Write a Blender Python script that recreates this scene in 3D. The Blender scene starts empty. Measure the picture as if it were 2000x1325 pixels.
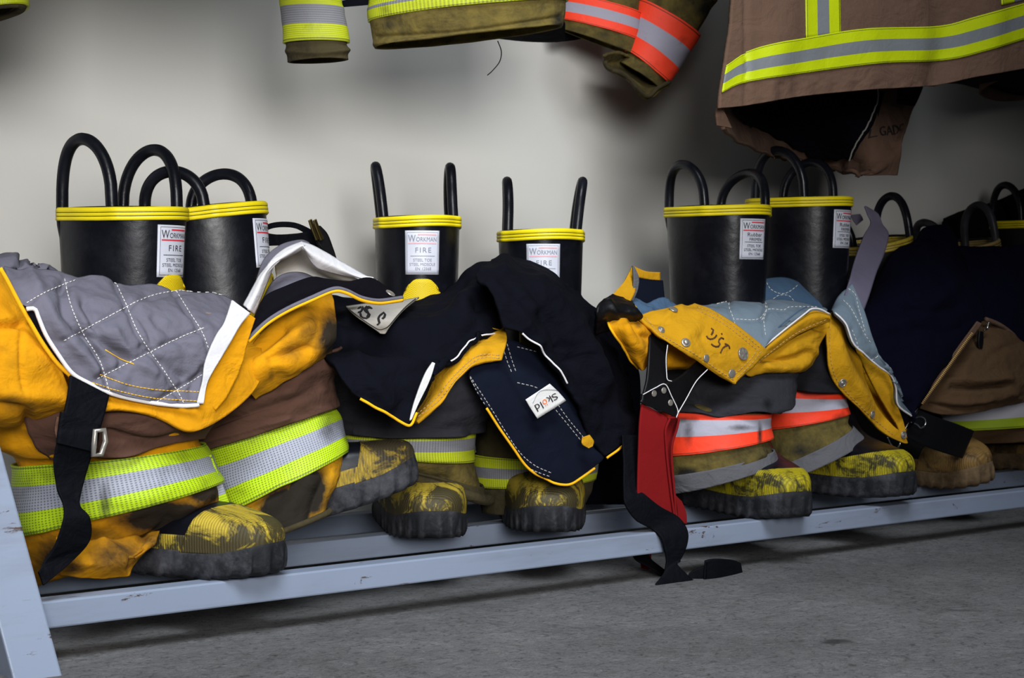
import bpy, bmesh, math, random
import numpy as np
from mathutils import Vector, Matrix, noise
from mathutils.bvhtree import BVHTree

random.seed(7)
SC = bpy.context.scene
COL = SC.collection
PI = math.pi

# ------------------------------------------------------------------ camera
FP = 3200.0                      # focal length in pixels of a 2000 x 1325 frame
HC = 0.352                       # camera height over the floor
YAW = math.radians(53.0)         # angle between view direction and the rack's long axis (+X)
HOR = 588.0                      # horizon row
PITCH = math.atan((662.5 - HOR) / FP)
cF = np.array([math.cos(YAW) * math.cos(PITCH), math.sin(YAW) * math.cos(PITCH), -math.sin(PITCH)])
cR = np.array([math.sin(YAW), -math.cos(YAW), 0.0])
cU = np.cross(cR, cF)
CAM = np.array([0.0, 0.0, HC])
cd = bpy.data.cameras.new('camera')
cd.sensor_width = 36.0
cd.lens = FP / 2000.0 * 36.0
cd.clip_start = 0.05
cam = bpy.data.objects.new('camera', cd)
COL.objects.link(cam)
m = Matrix.Identity(4)
for i in range(3):
    m[i][0], m[i][1], m[i][2], m[i][3] = cR[i], cU[i], -cF[i], CAM[i]
cam.matrix_world = m
SC.camera = cam
cd.dof.use_dof = True
cd.dof.focus_distance = 1.85
cd.dof.aperture_fstop = 16.0

# ------------------------------------------------------------------ light
SC.view_settings.view_transform = 'Standard'
SC.view_settings.look = 'None'
SC.view_settings.gamma = 1.0
SC.view_settings.use_curve_mapping = False
SC.view_settings.exposure = -0.06

wd = bpy.data.worlds.new('world')
SC.world = wd
wd.use_nodes = True
bg = wd.node_tree.nodes['Background']
bg.inputs['Color'].default_value = (0.62, 0.72, 1.0, 1)
bg.inputs['Strength'].default_value = 0.014

def area(name, loc, target, sx, sy, power, color):
    l = bpy.data.lights.new(name, 'AREA')
    l.shape = 'RECTANGLE'; l.size = sx; l.size_y = sy
    l.energy = power; l.color = color
    o = bpy.data.objects.new(name, l)
    COL.objects.link(o)
    o.location = loc
    d = Vector(target) - Vector(loc)
    o.rotation_euler = d.to_track_quat('-Z', 'Y').to_euler()
    return o
# daylight: the open bay door low at the left, plus an added overhead fill lamp
k_ = area('bay_door_daylight', (-0.3, -1.0, 0.95), (1.15, 2.0, 0.45), 1.2, 0.8, 6.0, (1.0, 1.0, 0.99))
k_.data.spread = math.radians(38)
f_ = area('overhead_fill', (0.1, -0.4, 2.8), (0.85, 1.15, 0.0), 1.8, 1.4, 20.0, (0.86, 0.93, 1.0))
f_.data.spread = math.radians(56)
# ------------------------------------------------------------------ pixels to points
def PT(px, py, depth):
    return CAM + depth * (cF + (px - 1000.0) / FP * cR - (py - 662.5) / FP * cU)
def ray(px, py):
    return cF + (px - 1000.0) / FP * cR - (py - 662.5) / FP * cU
def PY(px, py, Y):
    r = ray(px, py)
    return CAM + Y / r[1] * r
def PZ(px, py, z):
    r = ray(px, py)
    return CAM + (z - HC) / r[2] * r
def dep(px, Y):
    return Y / ray(px, 662.5)[1]
def unproj(G):                       # G (...,3) of px, py, Y
    G = np.asarray(G, float)
    r = cF + ((G[..., 0:1] - 1000.0) / FP) * cR - ((G[..., 1:2] - 662.5) / FP) * cU
    return CAM + (G[..., 2:3] / r[..., 1:2]) * r
def proj(P):
    Q = np.asarray(P, float) - CAM
    d = Q @ cF
    return np.stack([1000.0 + FP * (Q @ cR) / d, 662.5 - FP * (Q @ cU) / d, d], -1)

def cr(P, t):                        # Catmull-Rom through rows of P at parameters t
    P = np.asarray(P, float); n = len(P)
    t = np.clip(np.asarray(t, float), 0, n - 1)
    i = np.minimum(t.astype(int), max(n - 2, 0)); f = (t - i)
    f = f.reshape(f.shape + (1,) * (P.ndim - 1))
    if n == 1: return np.repeat(P, len(t), 0)
    p1 = P[i]; p2 = P[i + 1]
    p0 = np.where((i > 0).reshape(f.shape), P[np.maximum(i - 1, 0)], 2 * p1 - p2)
    p3 = np.where((i + 2 < n).reshape(f.shape), P[np.minimum(i + 2, n - 1)], 2 * p2 - p1)
    return p1 + 0.5 * f * (p2 - p0 + f * (2 * p0 - 5 * p1 + 4 * p2 - p3 + f * (3 * (p1 - p2) + p3 - p0)))
def resample(P, m):
    P = np.asarray(P, float)
    q = np.linspace(0, len(P) - 1, 24 * len(P))
    D = cr(P, q)
    s = np.concatenate([[0], np.cumsum(np.linalg.norm(np.diff(D[:, :2] if D.shape[1] > 2 else D, axis=0), axis=1))])
    if s[-1] < 1e-9: return np.repeat(D[:1], m, 0)
    return cr(P, np.interp(np.linspace(0, s[-1], m), s, q))

# ------------------------------------------------------------------ objects
def setp(o, label=None, cat=None, group=None, kind=None):
    if label: o['label'] = label
    if cat: o['category'] = cat
    if group: o['group'] = group
    if kind: o['kind'] = kind
    return o
def thing(name, label, cat, loc, group=None, rot=(0, 0, 0), scale=1.0):
    o = bpy.data.objects.new(name, None)
    o.empty_display_size = 0.03
    COL.objects.link(o)
    o.location = loc; o.rotation_euler = rot; o.scale = (scale,) * 3
    return setp(o, label, cat, group)
def put(name, me, mat, parent=None, world=False, label=None, smooth=True):
    o = bpy.data.objects.new(name, me)
    COL.objects.link(o)
    if mat is not None:
        me.materials.clear(); me.materials.append(mat)
    if smooth and len(me.polygons):
        me.polygons.foreach_set('use_smooth', [True] * len(me.polygons))
    if parent is not None:
        o.parent = parent
        if world:
            root = parent
            while root.parent: root = root.parent
            if parent is root:
                o.matrix_parent_inverse = Matrix.Translation(-root.location)
    if label: o['label'] = label
    return o
def mesh(name, V, Fc, uv=None, stain=None):
    me = bpy.data.meshes.new(name)
    me.from_pydata([tuple(v) for v in V], [], [tuple(f) for f in Fc])
    if uv is not None:
        l = me.uv_layers.new(name='UVMap')
        idx = np.zeros(len(me.loops), dtype=np.int32)
        me.loops.foreach_get('vertex_index', idx)
        l.data.foreach_set('uv', np.asarray(uv, float)[idx].ravel())
    if stain is not None:
        a = me.attributes.new('stain', 'FLOAT', 'POINT')
        a.data.foreach_set('value', np.asarray(stain, float))
    me.update()
    return me
def gridfaces(nv, nu, wrap=False):
    F = []
    for j in range(nv - 1):
        for i in range(nu if wrap else nu - 1):
            a = j * nu + i; b = j * nu + (i + 1) % nu
            F.append((a, b, b + nu, a + nu))
    return F
def nz(P, s, seed=0.0, octv=3):
    out = np.zeros(len(P))
    for k, p in enumerate(P):
        v = Vector((p[0] * s[0] + seed, p[1] * s[1] + seed * 1.7, p[2] * s[2] - seed))
        a = 1.0; t = 0.0
        for o_ in range(octv):
            t += a * noise.noise(v); v = v * 2.03; a *= 0.5
        out[k] = t
    return out
def normals(G, wrap=False):
    du = (np.roll(G, -1, 1) - np.roll(G, 1, 1)) if wrap else np.gradient(G, axis=1)
    dv = np.gradient(G, axis=0)
    N = np.cross(du, dv)
    N /= np.linalg.norm(N, axis=-1, keepdims=True) + 1e-12
    return N
def segdist(Q, line):                # distance from pixels Q (n,2) to a polyline
    L = resample(np.array(line, float), 40)
    d = np.full(len(Q), 1e9)
    for k in range(len(L) - 1):
        a = L[k]; b = L[k + 1]; ab = b - a
        t = np.clip(((Q - a) @ ab) / (ab @ ab + 1e-9), 0, 1)
        d = np.minimum(d, np.linalg.norm(Q - (a + t[:, None] * ab), axis=1))
    return d

class Surf:
    """a sheet or tube: grid of points, its own faces, and a tree for placing things on it"""
    def __init__(s, G, wrap, uv):
        s.G = G; s.wrap = wrap; s.uv = uv
        s.nv, s.nu = G.shape[:2]
        s.N = normals(G, wrap)
        s.F = gridfaces(s.nv, s.nu, wrap)
        s.stain = np.zeros(s.nv * s.nu)
        s.tree = None
    def orient(s):
        c = (CAM - s.G)
        if (np.sum(s.N * c, -1) > 0).mean() < 0.5:
            s.N = -s.N; s.F = [f[::-1] for f in s.F]
    def orient_out(s):
        c = s.G.mean(axis=1, keepdims=True)
        if (np.sum(s.N * (s.G - c), -1) > 0).mean() < 0.5:
            s.N = -s.N; s.F = [f[::-1] for f in s.F]
    def push(s, h):
        s.G = s.G + s.N * h.reshape(s.nv, s.nu, 1)
        n = normals(s.G, s.wrap)
        flip = np.sign(np.sum(n * s.N)); s.N = n * flip
    def relief(s, folds=(), wrinkle=0.0, wscale=(20, 20, 20), seed=0.0, fade=True):
        P = s.G.reshape(-1, 3); h = np.zeros(len(P))
        if wrinkle:
            w = nz(P, wscale, seed)
            h += wrinkle * w
        if folds:
            q = proj(P)[:, :2]
            facing = (np.sum(s.N * (CAM - s.G), -1).ravel() > -0.02) if s.wrap else np.ones(len(P), bool)
            for line, amp, wd_ in folds:
                d = segdist(q, line)
                h += np.where(facing, amp * np.exp(-(d / wd_) ** 2), 0)
        s.push(h)
    def stains(s, blobs):
        P = s.G.reshape(-1, 3); q = proj(P)[:, :2]
        for (x, y, rx, ry, st) in blobs:
            d = ((q[:, 0] - x) / rx) ** 2 + ((q[:, 1] - y) / ry) ** 2
            s.stain = np.maximum(s.stain, st * np.exp(-d))
    def mesh(s, name):
        return mesh(name, s.G.reshape(-1, 3), s.F, s.uv.reshape(-1, 2), s.stain)
    def bvh(s):
        if s.tree is None:
            s.tree = BVHTree.FromPolygons([Vector(p) for p in s.G.reshape(-1, 3)], s.F)
        return s.tree
    def hit(s, px, py, off=0.0):
        r = Vector(ray(px, py)).normalized()
        p, n, i, d = s.bvh().ray_cast(Vector(CAM), r)
        if p is None:
            q = proj(s.G.reshape(-1, 3))
            k = int(np.argmin((q[:, 0] - px) ** 2 + (q[:, 1] - py) ** 2))
            p = Vector(s.G.reshape(-1, 3)[k]); n = Vector(s.N.reshape(-1, 3)[k])
        if n.dot(r) > 0: n = -n
        return np.array(p + n * off), np.array(n)

def uvmetric(G, wrap=False):
    """0..1 across and along, good for bands"""
    nv, nu = G.shape[:2]
    U, V = np.meshgrid(np.linspace(0, 1, nu), np.linspace(0, 1, nv))
    return np.stack([U, V], -1)

def sheet(rows, Y=None, nu=60, nv=44, bul=0.0, bulv=0.0):
    """rows of traced points (px, py[, Y]); every row also may have its own Y"""
    R = []
    for k, r in enumerate(rows):
        y = Y[k] if isinstance(Y, (list, tuple)) else Y
        a = np.array([(p[0], p[1], p[2] if len(p) > 2 else y) for p in r], float)
        R.append(resample(a, nu))
    R = np.array(R)
    A = cr(R, np.linspace(0, len(rows) - 1, nv))
    u = np.linspace(0, 1, nu)[None, :]; v = np.linspace(0, 1, nv)[:, None]
    A[..., 2] -= bul * np.sin(PI * u) + bulv * np.sin(PI * v)
    G = unproj(A)
    s = Surf(G, False, uvmetric(G)); s.orient()
    return s

def tubes(rings, nu=84, nv=60, v0=0.0, v1=1.0, grow=0.0, t0=0.0, t1=1.0):
    """rings (lx, ly, rx, ry, Y, k): left and right outline points, depth plane, depth ratio"""
    R = np.array(rings, float)
    A = cr(R, np.linspace(v0, v1, nv) * (len(R) - 1))
    G = np.zeros((nv, nu, 3))
    fh = np.array([cF[0], cF[1], 0]); fh /= np.linalg.norm(fh)
    wrap = (t1 - t0) > 0.999
    th = (t0 + (t1 - t0) * (np.arange(nu) / (nu if wrap else nu - 1))) * 2 * PI
    for j in range(nv):
        lx, ly, rx, ry, Y, k = A[j]
        d = dep((lx + rx) / 2, Y)
        L = PT(lx, ly, d); Rr = PT(rx, ry, d)
        C = (L + Rr) / 2; a = (Rr - L) / 2
        la = np.linalg.norm(a)
        a = a * (1 + grow / la)
        b = -fh * (k * la + grow)
        # th 0 = left edge, going through the front to the right edge, then the back
        G[j] = C - a * np.cos(th)[:, None] + b * np.sin(th)[:, None]
    s = Surf(G, wrap, uvmetric(G)); s.orient_out()
    return s

def cordmesh(name, pts, r, n=8, closed=False, caps=True):
    P = np.array(pts, float); m = len(P)
    V = []; Fc = []
    T = np.gradient(P, axis=0) if not closed else np.roll(P, -1, 0) - np.roll(P, 1, 0)
    T /= np.linalg.norm(T, axis=1, keepdims=True) + 1e-12
    ref = np.array([0, 0, 1.0]) if abs(T[0][2]) < 0.9 else np.array([1.0, 0, 0])
    nrm = np.cross(T[0], ref); nrm /= np.linalg.norm(nrm)
    rr = r if hasattr(r, '__len__') else [r] * m
    for i in range(m):
        nrm = nrm - T[i] * (nrm @ T[i]); nrm /= np.linalg.norm(nrm) + 1e-12
        b = np.cross(T[i], nrm)
        for k in range(n):
            a = 2 * PI * k / n
            V.append(P[i] + rr[i] * (math.cos(a) * nrm + math.sin(a) * b))
    for i in range(m if closed else m - 1):
        for k in range(n):
            a = i * n + k; b_ = i * n + (k + 1) % n; j = (i + 1) % m
            Fc.append((a, b_, j * n + (k + 1) % n, j * n + k))
    if caps and not closed:
        Fc.append(tuple(range(n))[::-1]); Fc.append(tuple((m - 1) * n + k for k in range(n)))
    return V, Fc
def cord(name, pts, r, mat, parent, n=8, closed=False, smoothpts=0, label=None):
    P = np.array(pts, float)
    if smoothpts:
        P = resample(P, smoothpts)
    V, Fc = cordmesh(name, P, r, n, closed)
    me = mesh(name, V, Fc)
    return put(name, me, mat, parent, world=True, label=label)
def cordpx(name, pxs, Y, r, mat, parent, m=40, n=8, label=None):
    A = np.array([(p[0], p[1], p[2] if len(p) > 2 else Y) for p in pxs], float)
    return cord(name, unproj(resample(A, m)), r, mat, parent, n, label=label)

def solid(o, t, off=-1.0):
    md = o.modifiers.new('thickness', 'SOLIDIFY'); md.thickness = t; md.offset = off
    md.use_even_offset = False; md.use_quality_normals = True
    return o
def cloth(name, s, mat, parent, t=0.003, label=None, off=-1.0):
    o = put(name, s.mesh(name), mat, parent, world=True, label=label)
    if t: solid(o, t, off)
    return o

# strips that lie on a surface: stitching, edging, handwriting
def onsurf(s, line, m, off):
    L = resample(np.array(line, float), m)
    Q = [s.hit(x, y, off) for x, y in L]
    return np.array([q[0] for q in Q]), np.array([q[1] for q in Q])
def stitch(name, s, lines, mat, parent, dash=7.0, gap=3.5, r=0.0006, off=0.0004, label=None):
    V = []; Fc = []
    for line in lines:
        L = np.array(line, float)
        q = cr(L, np.linspace(0, len(L) - 1, 24 * len(L)))
        ln = np.linalg.norm(np.diff(q, axis=0), axis=1).sum()
        if dash <= 0: cuts = [(0.0, 1.0)]
        else:
            n = max(1, int(ln / (dash + gap)))
            cuts = [(k / n, (k + dash / (dash + gap)) / n) for k in range(n)]
        R = resample(L, 200)
        for a, b in cuts:
            mm = max(3, int((b - a) * ln / 6) + 2)
            seg = R[np.clip(np.round(np.linspace(a, b, mm) * 199).astype(int), 0, 199)]
            pts = np.array([s.hit(x, y, off)[0] for x, y in seg])
            if np.linalg.norm(pts[-1] - pts[0]) < 1e-6: continue
            v, f = cordmesh('', pts, r, 4)
            o_ = len(V); V += list(v); Fc += [tuple(i + o_ for i in ff) for ff in f]
    me = mesh(name, V, Fc)
    return put(name, me, mat, parent, world=True, label=label)

_tc = {}
def text2d(body, spacing=1.0):
    k = (body, spacing)
    if k in _tc: return _tc[k]
    c = bpy.data.curves.new('txt', 'FONT'); c.body = body; c.size = 1.0
    c.align_x = 'CENTER'; c.align_y = 'CENTER'; c.space_character = spacing
    c.resolution_u = 3
    o = bpy.data.objects.new('txt', c); COL.objects.link(o)
    bpy.context.view_layer.update()
    dg = bpy.context.evaluated_depsgraph_get()
    me = bpy.data.meshes.new_from_object(o.evaluated_get(dg))
    V = np.array([v.co[:2] for v in me.vertices]); Fc = [tuple(p.vertices) for p in me.polygons]
    bpy.data.objects.remove(o); bpy.data.curves.remove(c); bpy.data.meshes.remove(me)
    lo = V.min(0); hi = V.max(0)
    V = (V - (lo + hi) / 2) / (hi - lo)          # unit box, centred
    asp = (hi - lo)[0] / (hi - lo)[1]
    _tc[k] = (V, Fc, asp)
    return _tc[k]

def boxv(lo, hi):
    (x0, y0, z0), (x1, y1, z1) = lo, hi
    V = [(x0,y0,z0),(x1,y0,z0),(x1,y1,z0),(x0,y1,z0),(x0,y0,z1),(x1,y0,z1),(x1,y1,z1),(x0,y1,z1)]
    Fc = [(0,3,2,1),(4,5,6,7),(0,1,5,4),(1,2,6,5),(2,3,7,6),(3,0,4,7)]
    return V, Fc
def bar(name, p, q, wx, wy, mat, parent, up=(0, 0, 1), bev=0.002):
    """square tube between two points; wx along the side, wy along up"""
    p = np.array(p, float); q = np.array(q, float)
    t = q - p; L = np.linalg.norm(t); t /= L
    upv = np.array(up, float); sd = np.cross(t, upv); sd /= np.linalg.norm(sd); u = np.cross(sd, t)
    V = []
    n = max(2, int(L / 0.05))
    V0, F0 = boxv((0, -wx / 2, -wy / 2), (L, wx / 2, wy / 2))
    V = [p + t * v[0] + sd * v[1] + u * v[2] for v in V0]
    me = mesh(name, V, F0)
    bm = bmesh.new(); bm.from_mesh(me)
    bmesh.ops.recalc_face_normals(bm, faces=bm.faces)
    bmesh.ops.bevel(bm, geom=list(bm.edges), offset=bev, segments=2, affect='EDGES', profile=0.5)
    bm.to_mesh(me); bm.free()
    o = put(name, me, mat, parent, world=True, smooth=False)
    return o
# ------------------------------------------------------------------ materials
def s2l(c):
    out = []
    for x in c:
        x = x / 255.0
        out.append(x / 12.92 if x <= 0.04045 else ((x + 0.055) / 1.055) ** 2.4)
    return tuple(out) + (1.0,)
class NT:
    def __init__(s, name):
        s.m = bpy.data.materials.new(name); s.m.use_nodes = True
        s.t = s.m.node_tree; s.n = s.t.nodes
        s.b = s.n['Principled BSDF']
    def add(s, t, **kw):
        n = s.n.new(t)
        for k, v in kw.items():
            if isinstance(k, str) and hasattr(n, k): setattr(n, k, v)
        return n
    def link(s, a, b): s.t.links.new(a, b)
    def coord(s, which='Object'):
        return s.add('ShaderNodeTexCoord').outputs[which]
    def noise(s, vec, scale, detail=6, rough=0.6, dist=0.0):
        n = s.add('ShaderNodeTexNoise'); n.inputs['Scale'].default_value = scale
        n.inputs['Detail'].default_value = detail; n.inputs['Roughness'].default_value = rough
        n.inputs['Distortion'].default_value = dist
        s.link(vec, n.inputs['Vector']); return n.outputs['Fac']
    def ramp(s, fac, stops):
        r = s.add('ShaderNodeValToRGB'); e = r.color_ramp.elements
        while len(e) < len(stops): e.new(0.5)
        for k, (p, c) in enumerate(stops):
            e[k].position = p; e[k].color = c if len(c) == 4 else tuple(c) + (1,)
        s.link(fac, r.inputs['Fac']); return r.outputs['Color']
    def step(s, fac, a, b):
        m = s.add('ShaderNodeMapRange'); m.inputs['From Min'].default_value = a; m.inputs['From Max'].default_value = b
        s.link(fac, m.inputs['Value']); return m.outputs['Result']
    def math(s, op, a, b=None):
        m = s.add('ShaderNodeMath'); m.operation = op
        for i, x in enumerate((a, b)):
            if x is None: continue
            if isinstance(x, (int, float)): m.inputs[i].default_value = x
            else: s.link(x, m.inputs[i])
        return m.outputs[0]
    def mix(s, fac, a, b, mode='MIX'):
        m = s.add('ShaderNodeMix'); m.data_type = 'RGBA'; m.blend_type = mode
        f, A, B = m.inputs[0], m.inputs[6], m.inputs[7]
        for sock, x in ((f, fac), (A, a), (B, b)):
            if isinstance(x, (int, float)): sock.default_value = x
            elif isinstance(x, tuple): sock.default_value = x
            else: s.link(x, sock)
        return m.outputs[2]
    def bump(s, h, strength, dist=0.002, prev=None):
        b = s.add('ShaderNodeBump'); b.inputs['Strength'].default_value = strength; b.inputs['Distance'].default_value = dist
        s.link(h, b.inputs['Height'])
        if prev is not None: s.link(prev, b.inputs['Normal'])
        return b.outputs['Normal']
    def scalev(s, vec, sc):
        m = s.add('ShaderNodeMapping'); m.inputs['Scale'].default_value = sc
        s.link(vec, m.inputs['Vector']); return m.outputs['Vector']
    def fin(s, col=None, rough=0.8, metal=0.0, nrm=None, spec=None, sheen=0.0):
        i = s.b.inputs
        if col is not None:
            if isinstance(col, tuple): i['Base Color'].default_value = col
            else: s.link(col, i['Base Color'])
        if isinstance(rough, (int, float)): i['Roughness'].default_value = rough
        else: s.link(rough, i['Roughness'])
        i['Metallic'].default_value = metal
        if nrm is not None: s.link(nrm, i['Normal'])
        if spec is not None: i['Specular IOR Level'].default_value = spec
        if sheen: i['Sheen Weight'].default_value = sheen
        return s.m

def stainmix(t, o, col, grime, amount, scale=9.0):
    """general dirt by noise plus the stains that belong to this piece"""
    a = t.add('ShaderNodeAttribute'); a.attribute_name = 'stain'
    n1 = t.noise(o, scale, 8, 0.68, 0.6)
    n2 = t.noise(o, scale * 5, 6, 0.7, 0.3)
    nn = t.math('ADD', t.math('MULTIPLY', n1, 0.65), t.math('MULTIPLY', n2, 0.35))
    base = t.step(nn, 0.62 - amount * 0.22, 0.86 - amount * 0.22)
    base = t.math('MULTIPLY', base, min(1.0, 0.25 + amount))
    st = t.step(t.math('ADD', t.math('MULTIPLY', a.outputs['Fac'], 1.15), t.math('MULTIPLY', t.math('SUBTRACT', nn, 0.5), 1.3)), 0.22, 0.72)
    f = t.math('MAXIMUM', base, st)
    return t.mix(f, col, grime)

def fabric(name, rgb, grime=(30, 27, 22), dirt=0.25, rough=0.92, var=0.12, weave=900, bump=0.35, sheen=0.0, crease=0.5, spec=None):
    t = NT(name); o = t.coord()
    if spec is None: spec = 0.07 if max(rgb) < 60 else 0.25
    c = s2l(rgb)
    v = t.noise(o, 14, 5, 0.6)
    lo = tuple(x * (1 - var) for x in c[:3]) + (1,); hi = tuple(min(1, x * (1 + var)) for x in c[:3]) + (1,)
    col = t.mix(v, lo, hi)
    col = stainmix(t, o, col, s2l(grime), dirt)
    w = t.add('ShaderNodeTexWave'); w.inputs['Scale'].default_value = weave / 6.0
    w.inputs['Distortion'].default_value = 2.0
    t.link(o, w.inputs['Vector'])
    n1 = t.bump(t.noise(o, weave, 3, 0.6), bump * 0.5, 0.0006)
    n2 = t.bump(t.noise(o, 55, 4, 0.55, 0.7), crease, 0.004, n1)
    n3 = t.bump(t.noise(t.scalev(o, (1, 1, 1.6)), 20, 3, 0.5, 0.9), crease, 0.009, n2)
    return t.fin(col, rough, 0, n3, spec, sheen)

def band(name, edge, mid, splits=(0.33, 0.67), dots=True, dirt=0.2, grime=(35, 33, 28), nd=(150, 26), stitchlines=True):
    """reflective trim striped across its width (V): edge, mid, edge"""
    t = NT(name); o = t.coord(); uv = t.coord('UV')
    sx = t.add('ShaderNodeSeparateXYZ'); t.link(uv, sx.inputs[0]); u, v = sx.outputs[0], sx.outputs[1]
    a = t.math('GREATER_THAN', v, splits[0]); b = t.math('LESS_THAN', v, splits[1])
    inm = t.math('MULTIPLY', a, b)
    col = t.mix(inm, s2l(edge), s2l(mid))
    h = None
    if dots:
        def tri(x, k, ph=0.0):
            return t.math('SINE', t.math('ADD', t.math('MULTIPLY', x, k * 2 * PI), ph))
        d = t.math('MULTIPLY', tri(u, nd[0] / 2), tri(v, nd[1] / 2))
        dm = t.step(t.math('ABSOLUTE', d), 0.5, 0.75)
        col = t.mix(t.math('MULTIPLY', dm, 0.62), col, s2l((38, 42, 34)))
        h = dm
    if stitchlines:
        e = t.math('ABSOLUTE', t.math('SUBTRACT', v, 0.5))
        l = t.math('LESS_THAN', t.math('ABSOLUTE', t.math('SUBTRACT', e, 0.46)), 0.009)
        col = t.mix(t.math('MULTIPLY', l, 0.8), col, s2l((40, 40, 30)))
    col = stainmix(t, o, col, s2l(grime), dirt, 11)
    n = t.bump(t.noise(o, 45, 4, 0.6, 0.6), 0.4, 0.003)
    if h is not None: n = t.bump(h, -0.3, 0.0008, n)
    return t.fin(col, 0.6, 0, n, 0.35)

def plain(name, rgb, rough=0.5, metal=0.0, bump=0.0, bscale=200, spec=None):
    t = NT(name); o = t.coord()
    c = s2l(rgb)
    col = t.mix(t.noise(o, 30, 4), tuple(x * 0.86 for x in c[:3]) + (1,), tuple(min(1, x * 1.12) for x in c[:3]) + (1,))
    n = t.bump(t.noise(o, bscale, 4), bump, 0.001) if bump else None
    return t.fin(col, rough, metal, n, spec)

M = {}
M['yellow'] = fabric('yellow_shell', (204, 139, 0), (38, 30, 20), 0.30)
M['yellow_worn'] = fabric('worn_yellow_shell', (196, 140, 10), (30, 25, 18), 0.75)
M['ochre'] = fabric('ochre_shell', (192, 140, 14), (110, 84, 30), 0.25)
M['olive'] = fabric('olive_shell', (112, 97, 46), (30, 28, 24), 0.95)
M['olive_dark'] = fabric('dark_olive_shell', (66, 58, 36), (18, 17, 15), 0.8)
M['brown_knee'] = fabric('brown_knee_cloth', (83, 57, 46), (38, 29, 25), 0.3)
M['brown'] = fabric('brown_shell', (96, 73, 60), (54, 41, 35), 0.25, weave=700, bump=0.6)
M['brown_dark'] = fabric('dark_brown_shell', (78, 57, 37), (32, 25, 19), 0.35)
M['grey_quilt'] = fabric('grey_lining', (99, 97, 109), (60, 58, 64), 0.2, crease=0.4)
M['blue_quilt'] = fabric('blue_grey_lining', (106, 120, 132), (70, 80, 88), 0.15, crease=0.3)
M['blue_dark'] = fabric('slate_blue_lining', (66, 90, 116), (40, 55, 72), 0.15, crease=0.3)
M['navy'] = fabric('navy_lining', (10, 11, 19), (7, 7, 10), 0.2, crease=0.5)
M['navy_blue'] = fabric('dark_blue_lining', (6, 6, 22), (5, 5, 12), 0.15, crease=0.4)
M['navy_flap'] = fabric('navy_pocket_cloth', (15, 19, 32), (10, 11, 15), 0.1, crease=0.25)
M['charcoal'] = fabric('charcoal_knee_cloth', (49, 49, 54), (24, 24, 26), 0.4)
M['charcoal_dark'] = fabric('dark_charcoal_cloth', (28, 28, 31), (16, 16, 17), 0.3)
M['grey_cuff'] = fabric('grey_cuff_cloth', (92, 92, 96), (45, 44, 44), 0.35)
M['white_cloth'] = fabric('white_binding', (208, 206, 209), (160, 142, 116), 0.15, crease=0.3)
M['velcro'] = fabric('black_fastener_strip', (12, 11, 17), (26, 25, 28), 0.1, weave=1500, bump=0.8)
M['black_web'] = fabric('black_webbing', (9, 10, 15), (22, 22, 26), 0.1, weave=1100, bump=0.7, rough=0.7)
M['black_leather'] = plain('black_leather', (9, 9, 12), 0.5, 0, 0.3, 300, 0.25)
M['red_web'] = fabric('red_webbing', (118, 6, 10), (60, 5, 7), 0.1, weave=1200, bump=0.5, crease=0.1)
M['purple_web'] = fabric('purple_grey_webbing', (112, 106, 126), (70, 66, 80), 0.2, weave=900, bump=0.8, crease=0.15)
M['label_cloth'] = fabric('white_woven_label', (212, 210, 208), (140, 130, 120), 0.12, crease=0.2)
M['patch_cloth'] = fabric('grey_white_name_patch', (172, 165, 156), (110, 100, 92), 0.35, crease=0.3)
M['thread_white'] = plain('white_thread', (220, 216, 210), 0.9)
M['thread_grey'] = plain('grey_thread', (170, 165, 160), 0.9)
M['thread_yellow'] = plain('yellow_thread', (232, 178, 40), 0.9)
M['thread_tan'] = plain('tan_thread', (186, 150, 90), 0.9)
M['thread_dark'] = plain('dark_thread', (36, 32, 26), 0.9)
M['ink'] = plain('black_ink', (24, 22, 26), 0.8)
M['ink_brown'] = plain('brown_marker_ink', (82, 48, 22), 0.8)
M['ink_grey'] = plain('faded_ink', (128, 130, 142), 0.8)
M['ink_red'] = plain('red_print', (214, 40, 58), 0.7)
M['ink_pink'] = plain('faded_red_print', (226, 170, 176), 0.7)
M['ink_orange'] = plain('orange_print', (236, 120, 60), 0.7)
M['steel'] = plain('nickel_steel', (150, 144, 136), 0.3, 0.5)
M['brass'] = plain('brass_clip', (150, 132, 80), 0.3, 1.0)
M['wire'] = plain('bright_wire', (200, 200, 204), 0.22, 1.0)
M['piping'] = fabric('yellow_piping', (240, 176, 20), (120, 90, 20), 0.15, crease=0.1)
M['piping_white'] = fabric('white_piping', (225, 222, 224), (150, 140, 130), 0.12, crease=0.1)
M['lime'] = band('lime_silver_trim', (174, 204, 16), (152, 155, 168), dots=True, dirt=0.45)
M['lime_white'] = band('silver_lime_edge_trim', (186, 214, 30), (225, 224, 236), (0.28, 0.95), dots=False, dirt=0.15)
M['lime_plain'] = band('lime_grey_trim', (186, 202, 0), (116, 120, 124), dots=False, dirt=0.1)
M['lime_olive'] = band('yellow_green_mesh_trim', (186, 196, 30), (128, 128, 134), dots=True, dirt=0.35)
M['orange'] = band('orange_silver_trim', (255, 70, 40), (158, 154, 168), dots=False, dirt=0.28)
M['orange_leg'] = band('scuffed_orange_trim', (252, 66, 34), (168, 166, 180), (0.4, 0.78), dots=False, dirt=0.42)

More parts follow.
